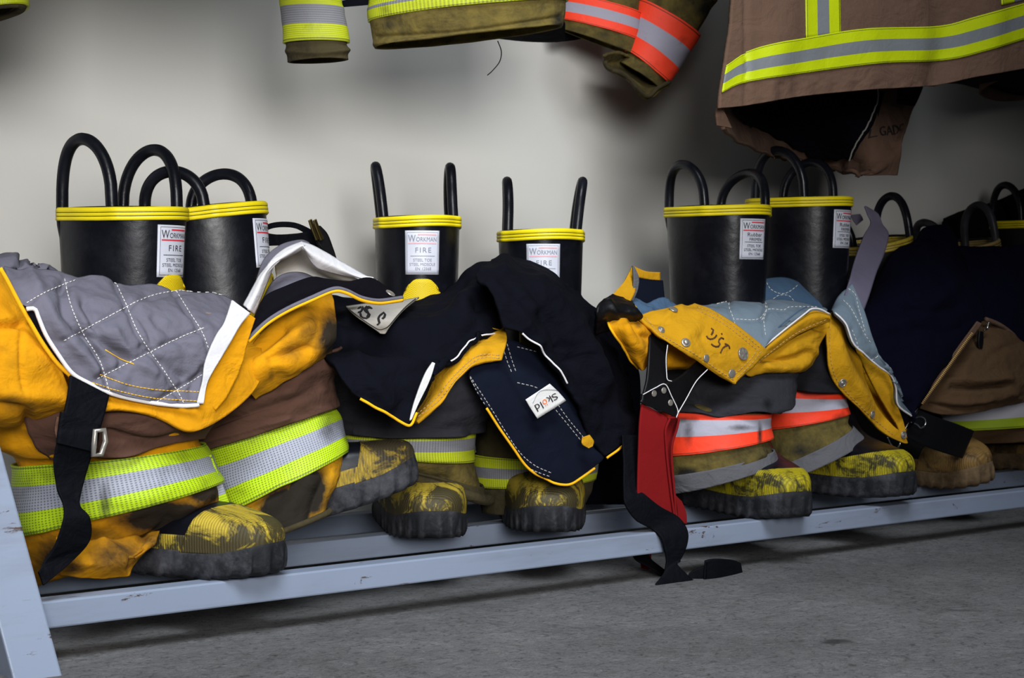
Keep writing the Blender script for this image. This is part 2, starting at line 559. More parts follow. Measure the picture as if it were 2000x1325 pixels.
def rubber(name, rgb, rough=0.42):
    t = NT(name); o = t.coord(); c = s2l(rgb)
    n = t.noise(o, 22, 6, 0.65)
    col = t.mix(t.step(n, 0.5, 0.8), c, tuple(min(1, x * 2.2) for x in c[:3]) + (1,))
    nb = t.bump(t.noise(o, 70, 4, 0.5), 0.22, 0.002)
    nb = t.bump(t.noise(o, 900, 2), 0.08, 0.0004, nb)
    r = t.step(n, -0.2, 1.6); r = t.math('MULTIPLY', r, rough * 2)
    return t.fin(col, r, 0, nb, 0.22)
M['rubber'] = rubber('black_rubber', (14, 15, 21), 0.44)
M['rubber_old'] = rubber('worn_black_rubber', (20, 19, 20), 0.6)
M['handle'] = rubber('black_handle_rubber', (17, 18, 24), 0.40)
M['handle_old'] = rubber('dull_handle_rubber', (40, 38, 42), 0.6)
def solemat():
    t = NT('dusty_sole_rubber'); o = t.coord()
    col = t.mix(t.step(t.noise(o, 26, 8, 0.7), 0.45, 0.72), s2l((24, 25, 29)), s2l((74, 73, 78)))
    return t.fin(col, 0.75, 0, t.bump(t.noise(o, 120, 4), 0.5, 0.002), 0.3)
M['sole'] = solemat()
def tansole():
    t = NT('tan_sole_rubber'); o = t.coord()
    col = t.mix(t.step(t.noise(o, 30, 8, 0.7), 0.4, 0.7), s2l((120, 98, 72)), s2l((60, 48, 36)))
    return t.fin(col, 0.85, 0, t.bump(t.noise(o, 120, 4), 0.5, 0.002), 0.2)
M['sole_tan'] = tansole()
def toecap(name, rgb, dark, amount):
    t = NT(name); o = t.coord()
    w = t.add('ShaderNodeTexWave'); w.inputs['Scale'].default_value = 105.0; w.bands_direction = 'X'
    w.inputs['Distortion'].default_value = 1.2; w.inputs['Detail'].default_value = 1.0
    t.link(o, w.inputs['Vector'])
    col = t.mix(t.noise(o, 60, 4), tuple(x * .8 for x in s2l(rgb)[:3]) + (1,), s2l(rgb))
    n = t.noise(t.scalev(o, (1, 1.6, 1.0)), 17, 9, 0.72, 0.8)
    f = t.step(n, 0.56 - 0.12 * amount, 0.66 - 0.14 * amount)
    g = t.math('MULTIPLY', t.step(w.outputs['Fac'], 0.62, 0.2), 0.4 + 0.3 * amount)
    f2 = t.math('MAXIMUM', t.math('MULTIPLY', f, 0.93), t.math('MULTIPLY', g, t.step(n, 0.3, 0.55)))
    col = t.mix(f2, col, s2l(dark))
    nb = t.bump(w.outputs['Fac'], 0.4, 0.0012)
    nb = t.bump(t.noise(o, 90, 5), 0.25, 0.002, nb)
    return t.fin(col, 0.62, 0, nb, 0.3)
M['toe'] = toecap('scuffed_yellow_toe_rubber', (192, 166, 50), (36, 34, 30), 0.92)
M['toe_dark'] = toecap('blackened_yellow_toe_rubber', (170, 142, 44), (46, 43, 40), 1.25)
M['toe_bright'] = toecap('ribbed_yellow_toe_rubber', (184, 168, 24), (28, 28, 22), 0.62)
M['toe_tan'] = toecap('tan_leather_toe', (146, 112, 60), (70, 54, 34), 0.5)
def rimmat(name, rgb, line=(60, 58, 14), dark=0.2):
    t = NT(name); uv = t.coord('UV'); o = t.coord()
    sx = t.add('ShaderNodeSeparateXYZ'); t.link(uv, sx.inputs[0]); v = sx.outputs[1]
    l1 = t.math('LESS_THAN', t.math('ABSOLUTE', t.math('SUBTRACT', v, 0.34)), 0.035)
    l2 = t.math('LESS_THAN', t.math('ABSOLUTE', t.math('SUBTRACT', v, 0.64)), 0.035)
    c = t.mix(t.math('MAXIMUM', l1, l2), s2l(rgb), s2l(line))
    c = stainmix(t, o, c, s2l((70, 60, 20)), dark, 30)
    return t.fin(c, 0.5, 0, t.bump(t.noise(o, 90, 3), 0.2, 0.002), 0.4)
M['rim'] = rimmat('yellow_rubber_rim', (240, 218, 20), dark=0.1)
M['rim_dull'] = rimmat('dull_yellow_rim', (186, 160, 50), dark=0.6)
M['rim_tan'] = rimmat('tan_rubber_rim', (140, 118, 72), dark=0.5)
def shin():
    t = NT('yellow_shin_rubber'); o = t.coord()
    v = t.add('ShaderNodeTexChecker'); v.inputs['Scale'].default_value = 800
    t.link(o, v.inputs['Vector'])
    c = t.mix(t.math('MULTIPLY', v.outputs['Fac'], 0.5), s2l((226, 196, 20)), s2l((130, 110, 12)))
    return t.fin(c, 0.55, 0, t.bump(v.outputs['Fac'], 0.3, 0.001), 0.3)
M['shin'] = shin()
M['sticker'] = plain('white_label_vinyl', (200, 202, 214), 0.45)

def rackmat():
    t = NT('blue_grey_painted_steel'); o = t.coord()
    n = t.noise(t.scalev(o, (0.35, 1, 1)), 60, 9, 0.75, 0.6)
    big = t.noise(o, 5, 4)
    base = t.mix(big, s2l((124, 134, 153)), s2l((136, 146, 165)))
    ch = t.step(t.math('ADD', n, t.math('MULTIPLY', big, 0.18)), 0.725, 0.75)
    c = t.mix(ch, base, s2l((70, 52, 40)))
    d = t.step(t.noise(t.scalev(o, (0.15, 1, 1)), 22, 7, 0.7), 0.5, 0.8)
    c = t.mix(t.math('MULTIPLY', d, 0.45), c, s2l((92, 92, 98)))
    return t.fin(c, 0.42, 0.0, t.bump(n, 0.15, 0.001), 0.5)
M['rack'] = rackmat()
def wallmat():
    t = NT('cream_painted_plaster'); o = t.coord()
    n = t.noise(o, 3, 6, 0.6)
    c = t.mix(n, s2l((208, 206, 200)), s2l((218, 216, 211)))
    sp = t.step(t.noise(o, 26, 10, 0.75), 0.72, 0.80)
    c = t.mix(t.math('MULTIPLY', sp, 0.12), c, s2l((120, 110, 96)))
    return t.fin(c, 0.75, 0, t.bump(t.noise(o, 140, 5), 0.12, 0.002), 0.2)
M['wall'] = wallmat()
def floormat():
    t = NT('rough_concrete'); o = t.coord()
    n1 = t.noise(o, 4, 9, 0.62); n2 = t.noise(t.scalev(o, (1, 1, 1)), 24, 8, 0.7, 1.5); n3 = t.noise(o, 240, 4, 0.7)
    c = t.mix(t.step(n1, 0.3, 0.7), s2l((102, 101, 101)), s2l((130, 129, 129)))
    c = t.mix(t.math('MULTIPLY', t.step(n2, 0.5, 0.72), 0.4), c, s2l((80, 76, 74)))
    n4 = t.noise(o, 110, 5, 0.65, 1.0)
    c = t.mix(t.math('MULTIPLY', t.step(n3, 0.58, 0.70), 0.55), c, s2l((172, 170, 168)))
    c = t.mix(t.math('MULTIPLY', t.step(n4, 0.47, 0.34), 0.6), c, s2l((52, 50, 49)))
    spot = t.step(t.noise(o, 9, 3, 0.5), 0.70, 0.74)
    c = t.mix(t.math('MULTIPLY', spot, 0.7), c, s2l((36, 34, 34)))
    nb = t.bump(n2, 0.9, 0.010)
    nb = t.bump(n4, 0.9, 0.005, nb)
    nb = t.bump(n3, 0.7, 0.003, nb)
    return t.fin(c, 0.85, 0, nb, 0.25)
M['floor'] = floormat()
# ------------------------------------------------------------------ setting
YW = 2.02
def quad(name, lo, hi, mat):
    V, Fc = boxv(lo, hi)
    o = put(name, mesh(name, V, Fc), mat, smooth=False)
    o['kind'] = 'structure'
    return o
quad('floor', (-4, -4, -0.05), (6, YW, 0.0), M['floor'])
quad('wall_back', (-2.5, YW, 0.0), (6, YW + 0.1, 3.0), M['wall'])

ZR = 0.062
rk = thing('shoe_rack', 'low blue-grey painted steel tube rack carrying the boots, with slanted front leg', 'rack', (0.60, 1.53, 0))
YF = 1.527; TH = 0.027
bar('rail', (0.585, YF + TH / 2, ZR - TH / 2), (3.4, YF + TH / 2, ZR - TH / 2), TH, TH, M['rack'], rk)
bar('rail', (0.585, 1.71 + TH / 2, ZR - TH / 2), (3.4, 1.71 + TH / 2, ZR - TH / 2), TH, TH, M['rack'], rk)
bar('rail', (0.585, 1.90 + TH / 2, ZR - TH / 2), (3.4, 1.90 + TH / 2, ZR - TH / 2), TH, TH, M['rack'], rk)
_a, _b = PY(66, 1345, 1.495), PY(-180, 420, 1.66)
bar('leg', _a, _a + 2.6 * (_b - _a), 0.045, 0.04, M['rack'], rk, up=(0, 1, 0))
bar('end_bar', (0.575, YF + 0.0, ZR - TH / 2), (0.575, 1.93, ZR - TH / 2), TH, TH, M['rack'], rk)
bar('leg', (3.42, YF, 0), (3.42, YF + 0.3, 1.5), 0.045, 0.04, M['rack'], rk, up=(1, 0, 0))
bar('end_bar', (3.40, YF, ZR - TH / 2), (3.40, 1.93, ZR - TH / 2), TH, TH, M['rack'], rk)
# ------------------------------------------------------------------ boots
def tab(xs, ys):
    xs = np.array(xs, float); ys = np.array(ys, float)
    zz = np.linspace(xs[0], xs[-1], 400)
    y = np.interp(zz, xs, ys)
    k = 5; pad = np.concatenate([np.full(k, y[0]), y, np.full(k, y[-1])])
    y = np.convolve(pad, np.ones(2 * k + 1) / (2 * k + 1), 'valid')
    return lambda z: np.interp(z, zz, y)
_af = tab([.02,.042,.052,.058,.063,.067,.072,.080,.092,.106,.130,.175,.22,.30,.395], [.205,.209,.206,.200,.187,.165,.138,.118,.105,.096,.086,.074,.070,.072,.077])
_ab = tab([.02,.06,.10,.15,.20,.30,.395], [.080,.086,.078,.068,.066,.070,.076])
_w = tab([.02,.045,.07,.09,.12,.16,.22,.30,.395], [.052,.053,.050,.047,.046,.048,.053,.057,.060])
def spow(x, e): return np.sign(x) * np.abs(x) ** e

class Boot:
    def __init__(s, name, label, px, Y, toe_az, ztop=0.39, scale=1.0, wid=1.0, lift=0.0, bend=0.0, tilt=(0, 0), z0=ZR,
                 mats=None, loops=((-1, .0, 0.078, .028), (1, .0, 0.078, .028)), sticker='fire', cap=True, shin_top=0.318, hasfoot=True, sw=1.0, capcut=(.128, .5), twist=0.0, lean=0.0):
        d = dep(px, Y); p = PT(px, 700, d)
        s.H = ztop; s.wid = wid; s.bend = bend; s.sw = sw; s.capcut = capcut; s.twist = twist; s.lean = lean
        m_ = dict(shaft='rubber', rim='rim', loop='handle', toe='toe', sole='sole')
        m_.update(mats or {})
        s.root = thing(name, label, 'boot', (p[0], p[1], z0 + lift), 'rubber firefighter boots on the rack',
                       rot=(tilt[0], tilt[1], toe_az), scale=scale)
        s.shaft(m_['shaft'])
        s.rimband(m_['rim'])
        for l in loops: s.loop(m_['loop'], *l)
        if sticker: s.sticker(sticker)
        if shin_top: s.shin(shin_top)
        if hasfoot:
            s.sole(m_['sole'])
            if cap: s.toecap(m_['toe'])
    def S(s, th, z, off=0.0):
        """point of the boot's skin at angle th (0 = toe) and height z"""
        th = np.asarray(th, float); z = np.asarray(z, float)
        c, sn = np.cos(th), np.sin(th)
        zz = np.minimum(z, s.H) * (0.395 / max(s.H, 0.395))
        foot = np.clip((0.15 - z) / 0.08, 0, 1)
        up = 1 + (s.sw - 1) * np.clip((z - 0.08) / 0.10, 0, 1)
        e = 1.0 - 0.30 * foot
        front = c > 0
        a = np.where(front, _af(zz), _ab(zz)) * up + off
        w = _w(zz) * (s.wid * (1 - foot) + foot) * up + off
        x = a * spow(c, np.where(front, e, 1 - 0.15 * foot)); y = w * spow(sn, e)
        # top of the shaft pinches a little where the loops are sewn in
        zz2 = z.copy() if hasattr(z, 'copy') else z
        wt = np.clip((0.16 - z) / 0.08, 0, 1); wt = wt * wt * (3 - 2 * wt)
        zz2 = z + s.bend * wt * np.maximum(x + 0.07, -0.02)
        crease = 0.0025 * np.sin(z * 95 + 2.0 * c) * np.clip((z - .1) / .05, 0, 1) * np.clip((.24 - z) / .06, 0, 1)
        x = x + crease * c; y = y + crease * sn
        if s.twist:
            ca, sa = np.cos(s.twist * wt), np.sin(s.twist * wt)
            x, y = x * ca - y * sa, x * sa + y * ca
        if s.lean: x = x + s.lean * np.maximum(0, z - 0.10) * np.clip((z - .10) / .1, 0, 1)
        return np.stack([x, y, zz2], -1)
    def grid(s, ths, zs, off=0.0):
        T, Z = np.meshgrid(ths, zs)
        return s.S(T, Z, off)
    def add(s, name, G, wrap, mat, uv=None, flip=False, t=0, parent=None, label=None):
        nv, nu = G.shape[:2]
        F = gridfaces(nv, nu, wrap)
        if flip: F = [f[::-1] for f in F]
        if uv is None: uv = uvmetric(G)
        me = mesh(name, G.reshape(-1, 3), F, uv.reshape(-1, 2))
        o = put(name, me, M[mat], parent or s.root, label=label)
        if t: solid(o, t)
        return o
    def shaft(s, mat):
        th = np.linspace(0, 2 * PI, 96, endpoint=False)
        zs = np.concatenate([np.linspace(.02, .05, 8), np.linspace(.052, .11, 40), np.linspace(.113, .15, 12), np.linspace(.156, s.H, 40)])
        G = s.grid(th, zs)
        ins = s.grid(th, np.linspace(s.H, s.H - 0.16, 12), -0.004)
        top = s.grid(th, np.array([s.H]), -0.002); top[..., 2] += 0.001
        s.add('shaft', np.concatenate([G, top, ins]), True, mat)
    def bulge(s, th):
        b = 0
        for sd in (-1, 1):
            for k in (-1, 1):
                a = sd * PI / 2 + k * 0.52
                d = np.angle(np.exp(1j * (th - a)))
                b = b + 0.0035 * np.exp(-(d / 0.13) ** 2)
        return b
    def rimband(s, mat):
        th = np.linspace(0, 2 * PI, 160, endpoint=False)
        h = 0.0135
        prof = [(-h, -.001), (-h, .0012), (-h * .9, .0026), (-h * .68, .0024), (-h * .64, .0014), (-h * .60, .0024), (-h * .38, .0024), (-h * .34, .0014), (-h * .3, .0024), (-h * .08, .0024), (.0008, .001), (.0008, -.003), (-.003, -.0045), (-h, -.0045)]
        rows = []; vs = []
        for dz, off in prof:
            g = s.S(th, np.full_like(th, s.H), 0.0)
            rad = g[:, :2] - g[:, :2].mean(0); rad /= np.linalg.norm(rad, axis=1, keepdims=True)
            b = s.bulge(th) if off > 0 else 0 * th
            g[:, :2] += rad * (off + b)[:, None]
            g[:, 2] = s.H + dz + 0.0012 * np.sin(2 * th + s.wid * 7)
            rows.append(g); vs.append((dz + h) / h)
        G = np.array(rows)
        U, V = np.meshgrid(np.linspace(0, 1, len(th)), np.clip(vs, 0, 1))
        s.add('rim_band', G, True, mat, np.stack([U, V], -1))
    def loop(s, mat, side, shift, height, half, lean=0.0, flare=0.0, r=0.0068):
        """pull loop: side +1 left, -1 right; shift moves it toward the toe"""
        pts = []
        th0 = side * PI / 2
        for k in range(49):
            a = PI * k / 48
            x = -half * math.cos(a) * (1.0 if a else 1)
            hz = height * math.sin(a) ** 0.75
            yb = (_w(0.395) * s.wid * s.sw - 0.0085) * math.sqrt(max(0, 1 - ((x + shift) / (0.079 * s.sw)) ** 2))
            pts.append((x + shift + lean * hz, side * (yb + flare * hz), s.H - 0.004 + hz))
        head = [(pts[0][0] * .9, pts[0][1] * .84, s.H - 0.05), (pts[0][0], pts[0][1] * .95, s.H - 0.02)]
        tail = [(pts[-1][0], pts[-1][1] * .95, s.H - 0.02), (pts[-1][0] * .9, pts[-1][1] * .84, s.H - 0.05)]
        P = np.array(head + pts + tail)
        if s.lean: P[:, 0] += s.lean * np.maximum(0, P[:, 2] - 0.10)
        V, Fc = cordmesh('', resample(P, 70), r, 12)
        put('pull_loop', mesh('pull_loop', V, Fc), M[mat], s.root)
    def conform(s, V2, zc, hw, off):
        """2-D points (metres, x to the viewer's right when facing the toe) onto the front of the shaft"""
        out = []
        r = 0.5 * (_af(.33) + _w(.33) * s.wid)
        for x, y in V2:
            # walk round the front: find the angle with the wanted sideways arc
            th = np.interp(x, s._arc, s._th)
            out.append(s.S(th, zc + y, off))
        return np.array(out)
    def arcs(s, z):
        th = np.linspace(-1.5, 1.5, 121)
        P = s.S(th, np.full_like(th, z))
        L = np.concatenate([[0], np.cumsum(np.linalg.norm(np.diff(P, axis=0), axis=1))])
        L -= np.interp(0, th, L)
        s._arc, s._th = L, th
    def sticker(s, kind):
        W_, H_ = 0.045, 0.056
        zc = s.H - 0.0185 - H_ / 2
        s.arcs(zc)
        u = np.linspace(-W_ / 2, W_ / 2, 15); v = np.linspace(-H_ / 2, H_ / 2, 9)
        U, V = np.meshgrid(u, v)
        G = s.conform(np.stack([U, V], -1).reshape(-1, 2), zc, 0, 0.0008).reshape(9, 15, 3)
        o = s.add('label', G, False, 'sticker', t=0.0006, label='white printed label')
        faded = kind.startswith('faded')
        black = 'ink_grey' if faded else 'ink'
        red = ('ink_pink' if kind == 'faded' else 'ink_pink') if faded else 'ink_red'
        TV, TF = [], []
        def txt(body, cx, cy, w, h, sp=1.0):
            V_, F_, asp = text2d(body, sp)
            q = V_ * np.array([w, h]) + np.array([cx, cy])
            P = s.conform(q, zc, 0, 0.0013); k = len(TV)
            TV.extend(P.tolist()); TF.extend([tuple(i + k for i in f) for f in F_])
        def rect(x0, y0, x1, y1, tv, tf):
            n = 12
            q = [(x0 + (x1 - x0) * i / n, yy) for yy in (y0, y1) for i in range(n + 1)]
            P = s.conform(q, zc, 0, 0.0013); k = len(tv); tv.extend(P.tolist())
            for i in range(n): tf.append((k + i, k + i + 1, k + n + 2 + i, k + n + 1 + i))
        RV, RF = [], []
        txt('W', -.0135, .0180, .0095, .0090)
        txt('ORKMAN', .0050, .0168, .0260, .0055)
        rect(-.006, .0220, .0180, .0236, RV, RF); rect(-.0180, .0110, .0180, .0125, RV, RF)
        if kind in ('fire', 'faded', 'faded2'):
            txt('FIRE', .001, .0032, .020, .0062, 1.25)
        else:
            txt('Rubber', .001, .0060, .0250, .0052); txt('FIREMEN', .002, -.0005, .0210, .0040)
        rect(-.0155, -.0046, .0160, -.0040, TV, TF)
        txt('STEEL TOE', 0, -.0095, .0235, .0037); txt('STEEL MIDSOLE', 0, -.0150, .0330, .0037); txt('EN 12568', .001, -.0205, .0200, .0037)
        for r_ in ((-.0195, .0255, .0195, .0259), (-.0195, -.0259, .0195, -.0255)): rect(*r_, TV, TF)
        for xx in (-.0197, .0193):
            q = [(xx, -.0259), (xx + .0004, -.0259), (xx + .0004, .0259), (xx, .0259)]
            P = s.conform(q, zc, 0, 0.0013); k = len(TV); TV.extend(P.tolist()); TF.append((k, k + 1, k + 2, k + 3))
        lt = put('lettering', mesh('lettering', TV, TF), M[black], o, smooth=False)
        rb = put('print_bar', mesh('print_bar', RV, RF), M[red], o, smooth=False)
    def shin(s, ztop):
        n = 17; mrow = 22
        rows = []
        for j in range(mrow):
            f = j / (mrow - 1); z = ztop - 0.11 + 0.11 * f
            hw = 0.62 * (1 - max(0, (f - 0.66) / 0.34) ** 2.2 * 0.45)
            th = np.linspace(-hw, hw, n)
            # dome: outer columns stop lower
            zz = z - 0.012 * (np.abs(np.linspace(-1, 1, n)) ** 4) * f
            rows.append(s.S(th, zz, 0.0015))
        s.add('shin_guard', np.array(rows), False, 'shin', t=0.002, label='yellow dimpled shin guard')
    def sole(s, mat):
        nth = 240
        th = np.linspace(0, 2 * PI, nth, endpoint=False)
        base = s.S(th, np.full_like(th, 0.05)); base[:, 2] = 0
        seg = np.linalg.norm(np.roll(base, -1, 0) - base, axis=1)
        arc = np.concatenate([[0], np.cumsum(seg)])[:-1]; L = seg.sum()
        nl = 34
        lug = np.clip(2.2 * np.sin(arc / L * nl * 2 * PI), -1, 1)
        rows = []
        for z, off, la in ((0.0, -.012, .0), (0.0, .001, .35), (.005, .0065, 1), (.012, .0075, 1), (.018, .0075, .7), (.022, .0065, .25), (.025, .0058, .1), (.0285, .0050, 0), (.0305, .0030, 0), (.0310, -.002, 0)):
            toe = np.clip((np.cos(th) - 0.72) / 0.28, 0, 1)
            zz = z + (0.004 * toe if z > 0.015 else 0)
            g = s.S(th, np.full_like(th, 0.05), 0.0)
            rad = base / np.linalg.norm(base, axis=1, keepdims=True)
            g[:, :2] += rad[:, :2] * (off - 0.0040 * la * (1 - lug) / 2)[:, None]
            fx = g[:, 0] * math.cos(s.twist) + g[:, 1] * math.sin(s.twist)
            bz = s.bend * np.maximum(fx + 0.07, -0.02)
            spring = 0.006 * np.clip((fx - 0.12) / 0.09, 0, 1) ** 2
            g[:, 2] = zz + bz + spring
            if z == 0.0 and off >= 0: g[:, 2] += 0.003 * (1 - lug) / 2
            rows.append(g)
        G = np.array(rows)
        nv, nu = G.shape[:2]
        F = gridfaces(nv, nu, True); F.append(tuple(range(nu))[::-1])
        put('sole', mesh('sole', G.reshape(-1, 3), F, uvmetric(G).reshape(-1, 2)), M[mat], s.root)
    def toecap(s, mat):
        th = np.linspace(-1.75, 1.75, 150)
        zs = np.concatenate([np.linspace(.028, .05, 16), np.linspace(.051, .120, 90)])
        k = s.bend
        def piece(name, zs, cuts, off, label):
            G = s.grid(th, zs, off)
            me = mesh(name, G.reshape(-1, 3), gridfaces(len(zs), len(th)), uvmetric(G).reshape(-1, 2))
            bm = bmesh.new(); bm.from_mesh(me)
            for co, no in cuts:
                geom = list(bm.verts) + list(bm.edges) + list(bm.faces)
                rz = Matrix.Rotation(s.twist, 3, 'Z')
                bmesh.ops.bisect_plane(bm, geom=geom, plane_co=rz @ Vector(co), plane_no=rz @ Vector(no), clear_outer=False, clear_inner=True)
            bm.to_mesh(me); bm.free()
            o = put(name, me, M[mat], s.root, label=label)
            solid(o, 0.002)
        x0, sl = s.capcut
        piece('toe_cap', zs, [((x0, 0, 0.066 + k * (x0 + .07)), (1.0, 0, -sl))], 0.0026, 'scuffed yellow rubber toe cap')
        piece('welt_strip', np.linspace(.028, .046, 8), [((0.0, 0, 0), (1, 0, 0))], 0.0018, 'ribbed yellow strip above the sole')
def az(px, Y, tx, ty_):     # heading from a boot's shaft to its toe, both given as pixel column + depth plane
    a = PT(px, 700, dep(px, Y)); b = PT(tx, 700, dep(tx, ty_))
    return math.atan2(b[1] - a[1], b[0] - a[0])

B1 = Boot('fire_boot', 'tall black rubber boot at the far left, rising behind the grey quilted lining flap', 240, 1.70, az(240, 1.70, 534, 1.51), wid=1.0,
          loops=((-1, -.010, .078, .040), (1, 0.0, .074, .040)), capcut=(.138, .4))
B2 = Boot('fire_boot', 'black rubber boot with toe tipped up, second from the left, in yellow trousers', 470, 1.69, az(470, 1.69, 770, 1.55), bend=0.15, lift=0.006, tilt=(0, -.125), twist=0.36, capcut=(.148, .3),
          mats=dict(toe='toe_dark'), loops=((-1, -.012, .048, .038), (1, .008, .050, .040)))
B3 = Boot('fire_boot', 'black rubber boot facing forward with faded white label, left one of the navy trousers', 815, 1.80, az(815, 1.80, 846, 1.62), ztop=.398, wid=.93,
          loops=((-1, 0, .072, .022, 0, .10), (1, 0, .072, .022, 0, -.05)), sticker='faded')
B4 = Boot('fire_boot', 'black rubber boot facing forward, its label half covered by the navy lining', 1056, 1.745, az(1056, 1.745, 1072, 1.57), ztop=.383, wid=.96,
          loops=((-1, 0, .072, .030, 0, -.05), (1, 0, .072, .026, 0, .10)), sticker='faded2')
B5 = Boot('fire_boot', 'large black rubber boot with clear printed label, in front of the other yellow-rimmed one', 1400, 1.69, az(1400, 1.69, 1592, 1.485), ztop=.422, sw=1.09,
          mats=dict(toe='toe_bright'), loops=((-1, -.01, .064, .046), (1, 0.0, .056, .050)), sticker='rubber', shin_top=None, capcut=(.172, 4.2), twist=-.15)
B6 = Boot('fire_boot', 'large black rubber boot behind and right of the one with the clear label', 1558, 1.71, az(1558, 1.71, 1765, 1.53), ztop=.432, sw=1.09, lift=0.01,
          mats=dict(toe='toe_bright'), loops=((-1, 0, .074, .044), (1, -.016, .064, .042)), sticker='rubber', shin_top=None, capcut=(.172, 4.2), twist=-.15)
B7 = Boot('fire_boot', 'old boot with dull yellow rim and two shiny loops, behind the purple-grey strap', 1756, 1.80, az(1756, 1.80, 1922, 1.63), ztop=.39, sw=.97, tilt=(.20, 0), lift=.006, twist=-.2,
          mats=dict(rim='rim_dull', toe='toe_tan', sole='sole_tan', shaft='rubber_old'), loops=((-1, -.028, .050, .036), (1, .018, .070, .040)), sticker=None, shin_top=None)
B8 = Boot('fire_boot', 'old boot with tan rim and dull grey loops, second from the right edge', 1926, 1.81, az(1926, 1.81, 2084, 1.64), ztop=.39, sw=1.0, tilt=(.20, 0), lift=.006, twist=.2,
          mats=dict(rim='rim_tan', toe='toe_tan', sole='sole_tan', shaft='rubber_old', loop='handle_old'), loops=((-1, -.024, .052, .040), (1, .014, .064, .038)), sticker=None, shin_top=None)
B9 = Boot('fire_boot', 'boot with bright yellow rim cut off by the right edge of the picture', 2005, 1.90, az(2005, 1.90, 2150, 1.72), ztop=.44, sw=1.12,
          mats=dict(shaft='rubber_old'), loops=((-1, 0, .072, .038), (1, 0, .066, .036)), sticker=None, shin_top=None)
# ------------------------------------------------------------------ trousers round the boots
def leg(root, name, rings, mat, seed, wr=0.006, folds=(), stains=(), ws=(9, 9, 26), **k):
    s = tubes(rings, **k)
    s.relief(folds, wr, ws, seed); s.stains(stains)
    cloth(name, s, M[mat], root, 0.003)
    return s
def strip(root, name, rows, Y, mat, t=0.002, nu=14, nv=50, wr=0.0, seed=0, **k):
    s = sheet(rows, Y, nu=nu, nv=nv, **k)
    if wr: s.relief((), wr, (18, 18, 18), seed)
    cloth(name, s, M[mat], root, t)
    return s
def edgepts(s, which, off=0.0):
    G = s.G; N = s.N
    i = {'left': (slice(None), 0), 'right': (slice(None), -1), 'top': (0, slice(None)), 'bottom': (-1, slice(None))}[which]
    return G[i] + N[i] * off
def snap(root, s, x, y, r, kind='ball', mat='steel'):
    p, n = s.hit(x, y, 0.0006)
    n = Vector(n); q = n.to_track_quat('Z', 'Y').to_matrix()
    prof = {'ball': [(1.0, 0), (1.0, .12), (.86, .24), (.70, .2), (.62, .22), (.56, .55), (.40, .66), (0, .7)],
            'flat': [(1.0, 0), (.98, .12), (.8, .2), (0, .22)],
            'ring': [(1.0, 0), (1.0, .14), (.85, .3), (.66, .26), (.6, .1), (.5, .12), (.42, .3), (0, .34)],
            'badge': [(1.0, 0), (1.0, .14), (.94, .26), (.86, .24), (.80, .20), (.5, .30), (0, .36)]}[kind]
    nseg = 28; V = []; Fc = []
    for rr, h in prof[:-1]:
        for k in range(nseg):
            a = 2 * PI * k / nseg
            hh = h
            if kind == 'badge' and rr < .85 and rr > .3: hh += 0.07 * math.sin(5 * a)
            V.append(tuple(Vector(p) + q @ Vector((rr * r * math.cos(a), rr * r * math.sin(a), hh * r))))
    V.append(tuple(Vector(p) + q @ Vector((0, 0, prof[-1][1] * r))))
    for j in range(len(prof) - 2):
        for k in range(nseg):
            Fc.append((j * nseg + k, j * nseg + (k + 1) % nseg, (j + 1) * nseg + (k + 1) % nseg, (j + 1) * nseg + k))
    b = (len(prof) - 2) * nseg
    for k in range(nseg): Fc.append((b + k, b + (k + 1) % nseg, len(V) - 1))
    put('snap_button', mesh('snap_button', V, Fc), M[mat], root, world=True)

# ---- first pair: yellow, far left
T1 = thing('firefighter_trousers', 'yellow bunker trousers pushed down round the two leftmost boots, grey quilted lining turned out',
           'trousers', tuple(PY(330, 1150, 1.6)), 'bunker trousers standing ready round boots')
lr = [(68,1146,430,992,1.67,.55), (45,1040,426,945,1.66,.85), (36,905,388,870,1.66,.85), (-12,860,396,842,1.66,.85),
      (-40,800,408,800,1.66,.85), (-40,710,450,715,1.67,.55), (-45,620,470,650,1.67,.45), (-30,560,440,615,1.67,.4)]
dirtleg = [(330,1010,120,40,.95), (400,960,50,40,.8), (240,1090,70,40,.75), (100,1090,40,50,.6), (200,1040,80,20,.45), (60,700,60,40,.2), (30,780,50,60,.3)]
a = leg(T1, 'trouser_leg', lr, 'yellow', 3.1, .006, [([(20,800),(100,830),(160,860)], -.010, 12), ([(0,860),(60,885),(110,880)], .008, 12),
        ([(190,1060),(300,1030),(410,965)], .006, 14), ([(190,1090),(280,1060),(330,1010)], -.006, 10), ([(260,1120),(300,1060),(425,985)], .005, 10)], dirtleg, nu=140, nv=120)
bnd = leg(T1, 'reflective_band', lr, 'lime', 3.1, .004, [], [(205,985,14,60,.5), (300,985,18,25,.35), (230,900,60,10,.25), (100,930,30,30,.3), (345,1010,40,12,.6)], v0=1.0/7, v1=2/7, grow=.007, nu=160, nv=30)
s = sheet([[(110,1050),(200,1056),(262,1046),(312,1036)], [(112,1092),(190,1102),(250,1092),(298,1060)], [(118,1128),(185,1130),(238,1126),(284,1082)]], [1.585, 1.56, 1.575], nu=60, nv=30)
s.relief([([(200,1060),(240,1090),(250,1120)], .006, 12), ([(280,1045),(262,1080),(250,1110)], -.006, 8)], .003, (24, 24, 24), 14)
s.stains([(225,1085,80,50,.5), (290,1055,40,25,.5), (140,1110,40,25,.5)])
cloth('cuff_fold', s, M['yellow'], T1, .003)
leg(T1, 'knee_panel', lr, 'brown_knee', 5.5, .007, [([(210,850),(300,868),(385,848)], -.007, 9), ([(200,880),(300,888),(390,880)], .007, 10)], [], v0=2.22/7, v1=4.3/7, grow=.011, t0=.20, t1=.56, nu=90, nv=50)
